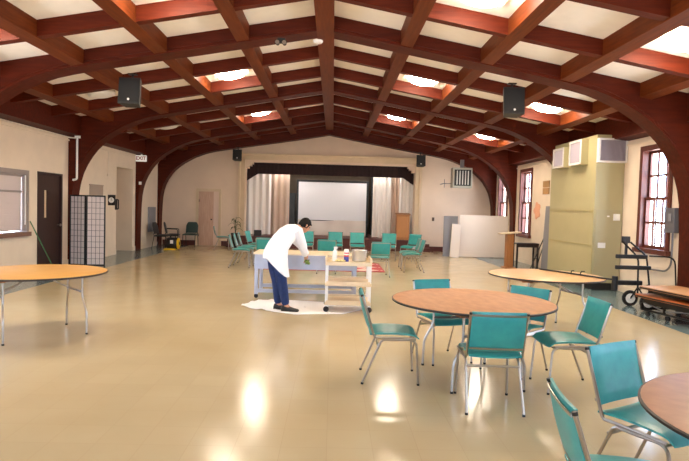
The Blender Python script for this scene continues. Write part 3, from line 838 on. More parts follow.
for sgn in (-1, 1):                                              # ears
    e = HC+hs*sgn*.072-hup*.01-hdir*.005
    mb.tube([e-hup*.028, e+hs*sgn*.008-hup*.01, e+hs*sgn*.012+hup*.012, e+hup*.026-hdir*.006], .01, 6, rads=[.007, .011, .012, .007])
for (wp, (d, s_, n_)) in ((wr, hd_r), (wl_, hd_l)):
    for k, (o_, ln) in enumerate(((.027, .068), (.009, .076), (-.009, .071), (-.026, .056))):
        p = wp+d*.085+s_*o_
        q = p+d*ln*.42+n_*.008; r_ = q+d*ln*.28+n_*.022; e = r_+d*ln*.08+n_*.02
        mb.tube([p-d*.02, p, q, r_, e], .008, 7, rads=[.009, .009, .0085, .008, .006])
    p = wp+d*.035+s_*.026
    mb.tube([p, p+s_*.02+d*.022+n_*.01, p+s_*.026+d*.046+n_*.024, p+s_*.02+d*.06+n_*.03], .009, 7, rads=[.012, .011, .0095, .007])
bmesh.ops.recalc_face_normals(bm, faces=bm.faces); bm.to_mesh(body.data); bm.free()
for p in body.data.polygons: p.use_smooth = True
for sgn in (-1, 1):
    e = HC+hdir*.08+hs*sgn*.03+hup*.006
    MB().lathe([(0, -.009), (.007, -.006), (.009, 0), (.007, .006), (0, .009)], e, 10).build('eye', M_hair, per, True)
# hair cap
b = MB(); rings = []
for i in range(11):
    th = (math.pi*.62)*i/10; ring = []
    for k in range(24):
        a = 2*math.pi*k/24
        x, y, z = math.sin(th)*math.cos(a), math.sin(th)*math.sin(a), math.cos(th)
        back = max(0, -x)
        if x > .35: z = max(z, .38+.1*abs(y)); 
        if back > .2: z -= .25*back*max(0, (th-1.0))
        jit = 1+.03*noise.noise(V((x*6, y*6, z*6)))
        ring.append(HC+hdir*(.106*x-.006)*jit+hs*.084*y*jit+hup*(.126*z+.002)*jit)
    rings.append(ring)
b.loft(rings).build('hair', M_hair, per, True)
# jeans: skinned legs slightly wider than the body
jv = [(pel+V((0, 0, .05)), (.15, .125)), (pel+V((0, 0, -.02)), (.15, .12)), (hr, .118), ((hr+kr)/2, .102), (kr, .086), (fr_*.45+kr*.55, .076), (fr_+V((0, 0, -.005)), .06),
      (hl, .118), ((hl+kl)/2, .102), (kl, .086), (fl_*.45+kl*.55, .076), (fl_+V((0, 0, -.005)), .06)]
skin_chain('jeans', jv, [(0, 1), (1, 2), (2, 3), (3, 4), (4, 5), (5, 6), (1, 7), (7, 8), (8, 9), (9, 10), (10, 11)], M_jeans, per, 1, 2)
# shoes
for ank in (fr_, fl_):
    b = MB(); rings = []
    dirx = V((.985, -.17, 0)).normalized(); side = V((.17, .985, 0)).normalized()
    for s_, w_, h_ in ((-.07, .025, .06), (-.06, .034, .085), (-.01, .038, .095), (.05, .04, .075), (.11, .046, .055), (.16, .044, .045), (.19, .034, .036), (.2, .018, .025)):
        c0 = V((ank.x, ank.y, .0))+dirx*s_
        ring = []
        for k in range(12):
            a = 2*math.pi*k/12
            ring.append(c0+side*w_*math.cos(a)+V((0, 0, max(.006, h_*.5+h_*.5*math.sin(a)))))
        rings.append(ring)
    sh = b.loft(rings).build('shoe', M_black, per, True)
    b = MB(); b.box(V((ank.x, ank.y, .006))+dirx*.06, (.26, .08, .012), (0, 0, -.17), .004).build('sole', M_rubber, sh)
# shirt: torso loft with a long slanted hem, plus sleeves
def ell(c, ax, bx_, a, b_, n=24, hem=None):
    out = []
    for k in range(n):
        t_ = 2*math.pi*k/n
        p = c+ax*a*math.cos(t_)+bx_*b_*math.sin(t_)
        if hem: p = hem(p, t_)
        out.append(p)
    return out
b = MB(); rings = []
spine = [(V((.24, .235, 1.25)), .058, .05), (V((.215, .215, 1.245)), .10, .07), (V((.18, .19, 1.22)), .185, .105), (V((.11, .14, 1.155)), .205, .13),
         (V((.04, .09, 1.065)), .20, .14), (V((-.02, .04, .97)), .20, .15), (V((-.055, .005, .88)), .21, .165), (V((-.06, -.005, .80)), .215, .175), (V((-.05, -.01, .73)), .22, .18)]
for i, (c0, wd, dp) in enumerate(spine):
    if i < 7:
        nx = spine[min(i+1, len(spine)-1)][0]-c0 if i < 6 else V((0, 0, -1))
        nx.normalize()
    else: nx = V((0, 0, -1))
    axs = sd.copy(); bx2 = nx.cross(axs).normalized()
    hem = None
    if i >= 6:
        kk = (i-5)/3.0
        def hem(p, t_, kk=kk):
            q = p.copy()
            ff = (q-V((-.05, 0, 0))).dot(fw); ss = (q-V((-.05, 0, 0))).dot(sd)
            w1 = (V((q.x, q.y, 0))).dot(V((.93, -.37, 0)))      # hangs lowest on the near front corner
            drop = max(-.05, min(.26, (w1+.02)*1.05))
            q.z -= kk*drop*(1.1)
            q += V((.93, -.37, 0))*max(0, drop)*kk*.12
            q += (q-V((-.05, -.01, q.z)))*.03*math.sin(t_*7)*kk
            return q
    rings.append(ell(c0, axs, bx2, wd, dp, 28, hem))
b.loft(rings)
shirt = b.build('shirt', M_cloth, per, True)
for (s0, e0, w0) in ((shr, er, wr), (shl, el, wl_)):
    pts_ = [s0+(ch-s0)*.35+V((0, 0, .0)), s0, (s0+e0)/2, e0, (e0+w0)/2, w0+(e0-w0)*.04]
    MB().tube(pts_, .06, 14, rads=[.085, .085, .076, .068, .058, .05]).build('sleeve', M_cloth, shirt, True)
MB().tube([V((.25, .242, 1.25))+(sd*math.cos(a)*.062+V((-.5, -.4, .75)).normalized()*math.sin(a)*.056) for a in [2*math.pi*k/14 for k in range(14)]], .012, 6, closed=True).build('collar', M_cloth, shirt, True)
# green cloth in the right hand
b = MB(); gp = P0+wr+V((.035, .02, -.115))
b.pad(lambda u, v: (gp.x-.035+.075*u+.012*math.sin(v*7), gp.y-.02+.03*math.sin(u*5+v*3), gp.z-.04+.075*v), lambda u, v: (0, .014+.006*math.sin(u*8), 0), 8, 8)
tag(b.build('cleaning_cloth', M_green, None, True), 'green cleaning cloth held in the hand of the bent person', 'cloth')

# rug
def rug_mat():
    m = bpy.data.materials.new('red_patterned_rug'); m.use_nodes = True; nt = m.node_tree; b = nt.nodes['Principled BSDF']
    tc = nt.nodes.new('ShaderNodeTexCoord'); mp = nt.nodes.new('ShaderNodeMapping'); mp.inputs['Rotation'].default_value = (0, 0, R(45)); mp.inputs['Scale'].default_value = (1.9, 1.9, 1.9)
    nt.links.new(tc.outputs['Object'], mp.inputs[0])
    ck = nt.nodes.new('ShaderNodeTexChecker'); ck.inputs['Scale'].default_value = 1.; ck.inputs[1].default_value = (*lin((190, 84, 88)), 1); ck.inputs[2].default_value = (*lin((240, 216, 204)), 1)
    nt.links.new(mp.outputs[0], ck.inputs[0])
    n = nt.nodes.new('ShaderNodeTexNoise'); n.inputs['Scale'].default_value = 7
    nt.links.new(tc.outputs['Object'], n.inputs[0])
    mx = nt.nodes.new('ShaderNodeMix'); mx.data_type = 'RGBA'
    mx.inputs[0].default_value = .2; nt.links.new(ck.outputs[0], mx.inputs[6]); mx.inputs[7].default_value = (*lin((170, 64, 70)), 1)
    nt.links.new(mx.outputs[2], b.inputs['Base Color']); b.inputs['Roughness'].default_value = .95
    return m
rg = thing('rug', 'red and cream patterned rug on the floor inside the circle of chairs', 'rug', (-.25, 15.0, 0))
MB().bx(-1.56, 1.56, -1.0, 1.0, 0, .012).build('pile', rug_mat(), rg)
b = MB(); b.bx(-1.6, 1.6, -1.04, -1.0, 0, .013).bx(-1.6, 1.6, 1.0, 1.04, 0, .013).bx(-1.6, -1.56, -1.0, 1.0, 0, .013).bx(1.56, 1.6, -1.0, 1.0, 0, .013)
b.build('border', mat('rug_border', (168, 58, 66), .95), rg)

# ------------------------------------------------------------------ left side things
t = thing('folding_screen', 'black lattice folding screen with pale paper panels by the left wall', 'folding screen', (-5.85, 13.45, 0))
HS = 1.72
def panel(x0, y0, x1, y1):
    d = V((x1-x0, y1-y0, 0)); L = d.length; a = math.atan2(d.y, d.x)
    fr = MB()
    fr.bx(0, .03, -.012, .012, 0, HS).bx(L-.03, L, -.012, .012, 0, HS).bx(.03, L-.03, -.012, .012, HS-.035, HS).bx(.03, L-.03, -.012, .012, .03, .075)
    o = fr.build('panel_frame', M_black, t, loc=(x0, y0, 0), rot=(0, 0, a))
    lt = MB()
    for k in range(1, 4): x = .03+(L-.06)*k/4; lt.bx(x-.0035, x+.0035, -.01, .0, .075, HS-.035)
    for k in range(1, 12): z = .075+(HS-.11)*k/12; lt.bx(.03, L-.03, -.0095, .0005, z-.0035, z+.0035)
    lt.build('lattice', M_black, o)
    MB().bx(.03, L-.03, .001, .004, .075, HS-.035).build('paper', M_rice, o)
panel(-.42, .05, .0, -.05); panel(.01, -.05, .43, .03)

t = thing('broom', 'green broom handle leaning on the left wall beside the dark door', 'broom', (-6.24, 12.4, 0))
MB().tube([(.02, .18, .12), (-.19, -.36, 1.12)], .012, 8).build('handle', mat('green_handle', (60, 112, 70), .5), t, True)
MB().box((.025, .2, .08), (.08, .26, .1), (0, 0, .2), .01).box((.025, .2, .02), (.06, .25, .04), (0, 0, .2)).build('broom_head', M_black, t)

tag(MB().bx(XL, XL+.02, 15.0, 15.84, 1.26, 2.0).bx(XL, XL+.025, 14.98, 15.86, 2.0, 2.03).bx(XL, XL+.025, 14.98, 15.86, 1.23, 1.26).build('notice_board', mat('taupe_board', (164, 146, 132), .7, var=.05, vscale=4)), 'taupe notice board on the left wall above the folding screen', 'board')
t = thing('wall_clock', 'small black framed clock on a bracket right of the folding screen', 'clock', (XL, 16.25, 1.62))
MB().bx(.0, .2, -.03, .03, -.15, .15, .008).build('case', M_black, t)
MB().lathe([(.0, -.036), (.075, -.036), (.08, -.028)], (.1, 0, 0), 24, 'Y').build('dial', M_paperw, t, True)
MB().box((.1, -.039, .025), (.008, .003, .06)).box((.115, -.039, 0), (.04, .003, .008)).build('hand', M_black, t)
t = thing('wall_phone', 'narrow black handset mounted at the edge of the left alcove', 'handset', (XL, 16.78, 1.5))
MB().bx(.0, .05, -.04, .04, -.16, .16, .008).build('cradle', M_black, t)
MB().tube(fillet([(.06, -.0, -.14), (.09, 0, -.13), (.09, 0, .13), (.06, 0, .14)], .03), .018, 8).build('receiver', M_blackm, t, True)

# exit sign with lettering
t = thing('exit_sign', 'lit white EXIT sign with red letters above the left alcove', 'exit sign', (XL+.2, 18.38, 3.0))
MB().bx(-.17, .17, -.04, .04, -.1, .1, .008).build('sign_box', emit('sign_face', (255, 244, 230), .25), t)
cu = bpy.data.curves.new('exit', 'FONT'); cu.body = 'EXIT'; cu.size = .155; cu.extrude = .002; cu.align_x = 'CENTER'; cu.align_y = 'CENTER'; cu.offset = .004
to = bpy.data.objects.new('exit', cu); COL.objects.link(to)
dg = bpy.context.evaluated_depsgraph_get(); dg.update()
me = bpy.data.meshes.new_from_object(to.evaluated_get(dg)); bpy.data.objects.remove(to)
me.materials.clear(); me.materials.append(M_red)
lo = bpy.data.objects.new('lettering', me); COL.objects.link(lo); lo.parent = t; lo.location = (0, -.043, 0); lo.rotation_euler = (R(90), 0, 0)
MB().bx(-.02, .02, .0, .07, .1, .14).build('bracket', M_white, t)
tag(MB().bx(XL+.12, XL+.2, 18.41, 18.45, 2.15, 2.25, .008).bx(XL+.15, XL+.17, 18.40, 18.41, 2.18, 2.2).build('light_switch', M_white), 'small white box on the arch post below the EXIT sign', 'switch')

# conduits on the left wall
tag(MB().tube(fillet([(XL+.05, 9.6, 3.1), (XL+.05, 13.72, 3.1), (XL+.2, 13.75, 3.09)], .04), .017, 8).build('conduit', M_pipe, None, True), 'long cream conduit running along the top of the left wall', 'pipe')
tag(MB().tube(fillet([(XL+.23, 13.76, 3.11), (XL+.23, 13.76, 2.1), (XL+.13, 13.76, 2.08)], .04), .025, 8).box((XL+.24, 13.76, 3.12), (.12, .06, .06)).build('drop_conduit', M_white, None, True), 'white vertical pipe on the left arch post', 'pipe')
tag(MB().tube([(XL+.03, 16.15, 3.0), (XL+.03, 16.15, 2.35)], .01, 8).box((XL+.03, 16.15, 2.33), (.04, .05, .08)).build('cable_drop', M_pipe), 'thin cream cable running down the left wall above the clock', 'cable')
tag(MB().bx(XL, XL+.06, 19.7, 20.4, .55, 1.42, .01).bx(XL+.06, XL+.065, 19.75, 20.35, .6, 1.37).build('wall_panel', M_grey), 'grey metal panel on the left wall behind the dark chairs', 'panel')

# dark chairs at the back left
def dark_chair(label, loc, rz, m, arms):
    t = thing('stacking_chair', label, 'chair', loc, rz, 'dark chairs along the back left')
    MB().pad(lambda u, v: ((u-.5)*.46, -.2+.44*v, .45+.01*math.sin(v*3)), lambda u, v: (0, 0, .01+.025*(1-abs(2*u-1)**6)*(1-abs(2*v-1)**6)), 8, 8).build('seat', m, t, True)
    def bf(u, v):
        hw = .22*(1-.35*max(0, v-.6)**2*6)
        return ((2*u-1)*hw, -.2-.09*v, .5+.4*v)
    MB().pad(bf, lambda u, v: (0, .008+.018*(1-abs(2*u-1)**6)*(1-abs(2*v-1)**6), 0), 10, 10).build('backrest', m, t, True)
    for sx in (-1, 1):
        x = sx*.22
        MB().tube([(x, .22, 0), (x, .2, .43)], .012, 8).build('leg', M_blackm, t, True)
        MB().tube(fillet([(x, -.28, 0), (x, -.2, .43), (x*.95, -.225, .52)], .05), .012, 8).build('leg', M_blackm, t, True)
        MB().tube([(x, -.2, .425), (x, .2, .425)], .011, 8).build('side_rail', M_blackm, t, True)
        if arms:
            MB().tube(fillet([(x*1.1, .19, .43), (x*1.1, .19, .66), (x*1.1, -.22, .67)], .05), .013, 8).build('armrest', M_blackm, t, True)
    return t
dark_chair('dark green round-backed chair facing the viewer left of the pale back door', (-5.2, 20.62, 0), R(180), M_dgreen, False)
dark_chair('charcoal chair facing right against the far left wall', (-5.9, 19.55, 0), R(-95), M_charcoal, False)
dark_chair('charcoal armchair in the far left corner behind the floor machine', (-5.7, 20.1, 0), R(-80), M_charcoal, True)
t = thing('floor_machine', 'black rounded floor machine with a yellow round end near the far left corner', 'floor machine', (-5.4, 19.1, 0))
MB().lathe([(0, -.2), (.17, -.19), (.2, -.15), (.2, .15), (.19, .17)], (0, 0, .22), 24, 'X').build('drum', M_black, t, True)
MB().lathe([(.19, .17), (.19, .2), (.15, .215), (.0, .22)], (0, 0, .22), 24, 'X').build('end_disc', M_yellow, t, True)
MB().lathe([(.0, .221), (.06, .222), (.05, .23), (0, .232)], (0, 0, .22), 16, 'X').build('hub', M_black, t, True)
MB().bx(-.26, .12, -.18, .18, .0, .05, .01).build('base', M_yellow, t)
MB().tube(fillet([(-.05, -.08, .4), (-.05, -.05, .47), (.1, -.05, .47), (.1, -.08, .4)], .03), .014, 8).build('handle', M_black, t, True)
MB().bx(-.04, .06, -.206, -.196, .22, .34).build('label_plate', M_paperw, t)

# potted plant
t = thing('potted_plant', 'tall sparse green plant in a black pot left of the stage', 'plant', (-3.5, 20.3, 0))
MB().lathe([(.11, 0), (.12, .01), (.15, .5), (.165, .52), (.165, .56), (.145, .56), (.14, .52), (0, .51)], seg=20).build('pot', M_black, t, True)
b = MB()
for k in range(4): a = k*1.7; b.tube([(0, 0, .5), (.03*math.cos(a), .03*math.sin(a), .75), (.08*math.cos(a), .08*math.sin(a), 1.0+.05*k)], .008, 6)
b.build('stem', M_leaf, t, True)
for k in range(9):
    a = k*2.4; h = .68+.05*k; L = .26-.006*k
    def lf(u, v, a=a, h=h, L=L):
        x = L*u; w_ = .035*math.sin(math.pi*min(.98, max(.02, u)))*(2*v-1); z = h+.22*u-.3*u*u+ .01*abs(2*v-1)
        return ((x+.03)*math.cos(a)-w_*math.sin(a), (x+.03)*math.sin(a)+w_*math.cos(a), z)
    MB().pad(lf, lambda u, v: (0, 0, .002), 8, 2).build('leaf', M_leaf, t, True)

# ------------------------------------------------------------------ speakers and gadgets overhead
def speaker(label, x, y, ztop, w_, h_, d_, tilt):
    t = thing('hanging_speaker', label, 'speaker', (x, y, ztop), 0, 'black speakers hung from the arches')
    c = MB().prism([(-w_/2, -d_/2), (w_/2, -d_/2), (w_*.34, d_/2), (-w_*.34, d_/2)], -h_, 0, 'Z').build('cabinet', M_black, t, rot=(tilt, 0, 0))
    MB().bx(-w_*.46, w_*.46, -d_/2-.012, -d_/2, -h_+.03, -.03).build('grille', mat('speaker_grille', (20, 20, 20), .7), c)
    MB().lathe([(.0, -.006), (.02, -.005), (.02, 0)], (0, -d_/2-.012, -h_+.07), 14, 'Y').build('badge', M_white, c)
    MB().tube([(0, .02, -.02), (0, .02, .1)], .018, 8).bx(-.07, .07, -.03, .07, .09, .11).build('bracket', M_blackm, t)
    return t
speaker('large black speaker hung from the near arch left of the ridge', -3.5, 9.78, 3.68, .36, .45, .24, R(-8))
speaker('large black speaker hung from the near arch right of the ridge', 3.06, 9.78, 3.73, .36, .47, .24, R(-8))
speaker('small black speaker hung beside the left top corner of the stage frame', -3.49, 20.45, 3.56, .33, .38, .26, R(-6))
speaker('small black speaker hung beside the right top corner of the stage frame', 3.14, 20.45, 3.56, .33, .4, .26, R(-6))
t = thing('spot_lamp', 'small black twin spotlight clipped to the near arch left of the ridge', 'spotlight', (-.9, 9.12, 4.22))
MB().bx(-.06, .06, -.02, .03, -.02, .06).build('bracket', M_black, t)
for sx in (-1, 1): 
    q = MB().lathe([(0, .05), (.03, .045), (.035, 0), (.042, -.05), (.0, -.045)], (sx*.055, -.05, -.03), 14, 'Y').build('lamp_head', M_black, t, True)
    MB().lathe([(0, -.054), (.034, -.052), (.034, -.049)], (sx*.055, -.05, -.03), 14, 'Y').build('lens', M_chrome, q)
t = thing('smoke_detector', 'white round smoke detector under the near arch at the ridge', 'smoke detector', (-.33, 9.66, under(0)-.03))
MB().lathe([(.085, 0), (.085, -.02), (.065, -.045), (0, -.05)], seg=24).build('case', M_white, t, True)
MB().lathe([(.02, -.049), (.018, -.056), (0, -.057)], seg=14).build('sensor', M_paperw, t, True)

# unit heater at the back right
t = thing('unit_heater', 'grey louvred heater hung high on the back wall right of the stage', 'heater', (4.63, 20.25, 2.42))
MB().bx(-.35, .35, -.15, .25, 0, .72, .01).build('casing', mat('heater_grey', (172, 170, 156), .5), t)
b = MB()
for k in range(5): b.box((-.2+.1*k, -.158, .36), (.035, .012, .5), (0, 0, .3))
b.build('louvre', mat('louvre_light', (192, 188, 180), .5), t)
MB().bx(-.3, .3, -.152, -.149, .07, .65).build('grille_back', M_black, t)
MB().bx(-.05, .07, .0, .12, .72, 1.02).build('flue', M_gpipe, t)
MB().tube(fillet([(-.35, .1, .15), (-.6, .12, .15), (-.6, .9, .15)], .04), .014, 8).tube([(-.6, .12, 0.0), (-.6, .12, .3)], .012, 8).build('gas_pipe', M_gpipe, t, True)
tag(MB().bx(3.8, 3.89, YB-.025, YB, 1.17, 1.31, .005).bx(3.825, 3.865, YB-.03, YB-.025, 1.2, 1.28).build('wall_switch', mat('brown_switch', (92, 66, 50), .5)), 'brown switch plate on the back wall right of the stage', 'switch')

# stacked boards at the back right
o = MB().box((4.1, 19.35, .7), (.5, .03, 1.4), (0, 0, R(8))).box((4.1, 19.34, .02), (.5, .1, .04)).build('partition_panel', M_grey)
tag(o, 'grey upright partition panel at the left of the pale boards', 'panel', 'loose boards at the back right')
o = MB().box((5.18, 19.12, .735), (1.68, .05, 1.43)).box((5.18, 19.09, .19), (1.66, .02, .03)).build('partition_panel', M_pale)
tag(o, 'large pale board standing in front of the far right arch', 'panel', 'loose boards at the back right')
o = MB().box((4.17, 18.85, .57), (.32, .04, 1.13), (R(-4), R(5), R(12)), .004).build('partition_panel', M_pale)
tag(o, 'small pale board leaning against the grey panel', 'panel', 'loose boards at the back right')

# floor lectern, side table, easel, posters
t = thing('floor_lectern', 'slim wooden T-shaped lectern standing near the right wall', 'lectern', (5.07, 15.9, 0))
MB().bx(-.09, .09, -.12, .12, .03, .97, .006).build('post', M_wood, t)
MB().box((0, 0, 1.0), (.56, .4, .03), (0, R(-6), 0), .005).build('top', M_maple, t)
MB().bx(-.16, .16, -.2, .2, 0, .03, .005).build('base', M_wood, t)
t = thing('side_table', 'small dark brown table with thin legs against the right wall', 'table', (5.7, 16.35, 0))
MB().bx(-.33, .33, -.2, .2, .66, .7, .006).build('tabletop', M_brownst, t)
for sx in (-1, 1):
    for sy in (-1, 1): MB().bx(sx*.3-.022, sx*.3+.022, sy*.17-.022, sy*.17+.022, 0, .66).build('leg', M_brownst, t)
MB().bx(-.278, .278, -.185, -.155, .58, .66).build('apron', M_brownst, t)
t = thing('folded_easel', 'black folded easel leaning on the right wall beside the small dark table', 'easel', (5.85, 15.75, 0))
MB().tube([(-.2, 0, .0), (.22, .1, .95)], .014, 8).build('strut', M_black, t, True)
MB().tube([(-.08, -.1, 0), (.24, .05, .9)], .014, 8).build('strut', M_black, t, True)
MB().tube([(-.06, .02, .3), (.0, -.06, .3)], .01, 8).build('cross_bar', M_black, t, True)
tag(MB().box((XR-.08, 15.4, .9), (.05, .55, 1.78), (0, R(2.5), 0), .004).build('leaning_panel', M_grey), 'tall grey panel leaning on the right wall behind the air cabinet', 'panel')
t = thing('picture', 'small tan picture in two tiers on the right wall near the far window', 'picture', (XR, 15.85, 2.32))
MB().bx(-.025, 0, -.23, .23, .01, .19).build('upper_board', M_box, t)
MB().bx(-.025, 0, -.23, .23, -.19, -.01).build('lower_board', M_box, t)
b = MB().prism([(16.5+.24*math.cos(a)*(1+.2*math.cos(5*a)), 1.66+.24*math.sin(a)*(1+.12*math.cos(5*a))) for a in [2*math.pi*k/30 for k in range(30)]], XR-.012, XR, 'X')
tag(b.build('paper_cutout', M_orange), 'orange paper cutout on the right wall beside the far window', 'paper cutout')

# ------------------------------------------------------------------ air handling cabinet on the right
t = thing('air_cabinet', 'tall olive-cream air handling cabinet with white grilles against the right wall', 'air cabinet', (5.755, 12.8, 0))
hx, hy = .3, 1.2
MB().bx(-hx, hx, -hy, hy, .16, 3.26, .006).build('casing', M_hvac, t)
MB().bx(-hx+.04, hx-.02, -hy+.05, hy-.05, 0, .16).build('plinth', M_black, t)
MB().bx(-hx-.014, -hx, -hy+.02, hy-.02, 1.66, 1.69).bx(-hx-.014, -hx, -hy+.02, hy-.02, .93, .955).bx(-hx-.012, -hx, -hy, -hy+.03, .2, 1.68).build('seam', mat('olive_seam', (176, 164, 116), .5), t)
MB().bx(-hx+.03, hx-.02, -hy-.02, -hy, .22, 1.7, .004).build('access_panel', mat('olive_panel', (174, 165, 128), .5), t)
def grille(axis, c0, w_, h_, dp):
    b = MB()
    if axis == 'X':
        x1 = -hx; x0 = x1-dp
        b.bx(x0, x1, c0[0]-w_/2, c0[0]-w_/2+.035, c0[1]-h_/2, c0[1]+h_/2).bx(x0, x1, c0[0]+w_/2-.035, c0[0]+w_/2, c0[1]-h_/2, c0[1]+h_/2)
        b.bx(x0, x1, c0[0]-w_/2+.035, c0[0]+w_/2-.035, c0[1]+h_/2-.035, c0[1]+h_/2).bx(x0, x1, c0[0]-w_/2+.035, c0[0]+w_/2-.035, c0[1]-h_/2, c0[1]-h_/2+.035)
        o = b.build('grille_duct', M_hvac, t)
        ff = MB(); xa = x0-.012; cy_, cz_, a_, c_ = c0[0], c0[1], w_/2, h_/2
        ff.bx(xa, x0, cy_-a_, cy_-a_+.05, cz_-c_, cz_+c_).bx(xa, x0, cy_+a_-.05, cy_+a_, cz_-c_, cz_+c_).bx(xa, x0, cy_-a_+.05, cy_+a_-.05, cz_+c_-.05, cz_+c_).bx(xa, x0, cy_-a_+.05, cy_+a_-.05, cz_-c_, cz_-c_+.05)
        ff.build('face_frame', M_grille, o)
        MB().bx(x1-.012, x1-.002, c0[0]-w_/2+.035, c0[0]+w_/2-.035, c0[1]-h_/2+.035, c0[1]+h_/2-.035).build('slot_backing', M_gdark, o)
        f = MB(); n = 14
        for k in range(n): y = c0[0]-w_/2+.05+(w_-.1)*k/(n-1); f.box((x0+.025, y, c0[1]), (.04, .007, h_-.08), (0, 0, -.5))
        f.build('fin', mat('lavender_fin', (176, 166, 176), .6), o)
    else:
        y1 = -hy; y0 = y1-dp
        b.bx(c0[0]-w_/2, c0[0]-w_/2+.035, y0, y1, c0[1]-h_/2, c0[1]+h_/2).bx(c0[0]+w_/2-.035, c0[0]+w_/2, y0, y1, c0[1]-h_/2, c0[1]+h_/2)
        b.bx(c0[0]-w_/2+.035, c0[0]+w_/2-.035, y0, y1, c0[1]+h_/2-.035, c0[1]+h_/2).bx(c0[0]-w_/2+.035, c0[0]+w_/2-.035, y0, y1, c0[1]-h_/2, c0[1]-h_/2+.035)
        o = b.build('grille', M_grille, t)
        MB().bx(c0[0]-w_/2+.035, c0[0]+w_/2-.035, y1-.012, y1-.002, c0[1]-h_/2+.035, c0[1]+h_/2-.035).build('slot_backing', M_gdark, o)
        f = MB(); n = 20
        for k in range(n): x = c0[0]-w_/2+.05+(w_-.1)*k/(n-1); f.box((x, y0+.025, c0[1]), (.006, .035, h_-.08), (0, 0, .4))
        f.build('fin', MATS['lavender_fin'], o)
grille('X', (-.5, 2.94), .62, .54, .15); grille('X', (.42, 2.9), .62, .46, .15)
grille('Y', (.0, 2.93), .6, .5, .1)
MB().bx(.1, .24, -hy-.026, -hy-.02, 1.48, 1.62).build('sticker', M_paperw, t)
MB().bx(-.2, -.04, -hy-.026, -hy-.02, .9, 1.01).build('sticker', M_paperw, t)
MB().bx(-.03, .02, -hy-.025, -hy-.02, 1.55, 1.58).build('sticker', M_paperw, t)

# electrical box and conduit by the right window
t = thing('electrical_box', 'grey electrical box on the right wall beside the near window', 'electrical box', (XR, 9.76, 1.53))
MB().bx(-.12, 0, -.13, .13, -.22, .22, .01).build('case', mat('box_grey', (108, 106, 110), .5, .3), t)
MB().bx(-.135, -.12, -.05, .03, -.02, .12, .004).build('cover', M_grey, t)
MB().tube(fillet([(-.05, .0, -.22), (-.05, .0, -.8), (-.05, .15, -.92), (-.05, 1.15, -.95)], .12), .017, 8).build('conduit', M_gpipe, t, True)

# rolling walker
t = thing('rolling_walker', 'black tubular rolling frame with white-hubbed wheels beside the air cabinet', 'walker', (5.3, 9.6, 0))
def wheel(x, y, r=.14):
    w_ = MB().lathe([(r*.62, -.02), (r*.92, -.023), (r, -.012), (r, .012), (r*.92, .023), (r*.62, .02)], (x, y, r), 24, 'Y').build('wheel', M_rubber, t, True)
    MB().lathe([(.0, -.028), (.03, -.03), (r*.66, -.019), (r*.66, .019), (.03, .03), (0, .028)], (x, y, r), 20, 'Y').build('hub', M_white, w_, True)
wheel(-.02, .12); wheel(.045, -.33); wheel(.45, .2)
MB().tube(fillet([(-.27, .0, 1.15), (.03, .0, .87), (.035, -.02, .235)], .1), .016, 8).build('frame_tube', M_blackm, t, True)
MB().tube(fillet([(-.09, .06, 1.13), (.2, .05, .9), (.26, .03, .4)], .1), .016, 8).build('frame_tube', M_blackm, t, True)
MB().tube(fillet([(.15, -.12, .91), (.55, -.2, .91), (.6, -.2, .3)], .14), .014, 8).build('rear_hoop', M_blackm, t, True)
MB().bx(-.38, .17, -.05, .0, .85, .92, .015).build('pad_bar', M_black, t)
MB().bx(-.38, .24, -.05, .0, .66, .73, .015).build('pad_bar', M_black, t)
MB().bx(-.3, .14, .02, .09, .38, .46, .015).build('lower_bar', M_black, t)
MB().cyl((-.34, .05, .28), (-.34, .05, .53), .05, 14).build('end_drum', M_black, t, True)
MB().tube([(-.02, .1, .14), (.035, -.02, .36)], .013, 8).tube([(.045, -.3, .14), (.035, -.02, .36)], .013, 8).tube([(.035, -.02, .3), (.26, .03, .4), (.45, .2, .14)], .013, 8).build('fork', M_blackm, t, True)
MB().box((-.14, .12, 1.17), (.12, .08, .12), (0, 0, .2), .01).box((-.14, .1, 1.0), (.035, .035, .24)).build('console', mat('dark_console', (46, 50, 60), .4), t)
# stacked table tops on a dolly
t = thing('table_dolly', 'low black wheeled dolly under stacked table tops at the right edge', 'dolly', (5.42, 8.3, 0), R(11.5))
MB().bx(-.3, .32, -.7, .62, .2, .24).build('deck', M_blackm, t)
MB().tube([(-.3, -.7, .1), (-.3, .62, .1), (.32, .62, .1), (.32, -.7, .1)], .018, 8, closed=True).build('base_frame', M_blackm, t, True)
for (x, y) in ((-.3, .62), (.32, .62), (-.3, -.7), (.32, -.7), (-.3, .15)):
    MB().bx(x-.015, x+.015, y-.015, y+.015, .1, .2).build('upright', M_blackm, t)
for (x, y) in ((-.28, .5), (.3, .5), (-.28, .1), (.3, -.6), (-.28, -.6)):
    MB().lathe([(0, -.014), (.042, -.014), (.045, 0), (.042, .014), (0, .014)], (x, y, .045), 14, 'X').build('caster', M_rubber, t)
MB().tube([(-.29, .6, .22), (-.29, .0, .12)], .012, 8).tube([(-.29, -.4, .22), (-.29, .3, .12)], .012, 8).build('diagonal', M_gpipe, t, True)
def rrect(w_, l_, r, n=6):
    out = []
    for cx_, cy_, a0 in ((w_/2-r, l_/2-r, 0), (-w_/2+r, l_/2-r, 90), (-w_/2+r, -l_/2+r, 180), (w_/2-r, -l_/2+r, 270)):
        for k in range(n+1): a = R(a0+90*k/n); out.append((cx_+r*math.cos(a), cy_+r*math.sin(a)))
    return out
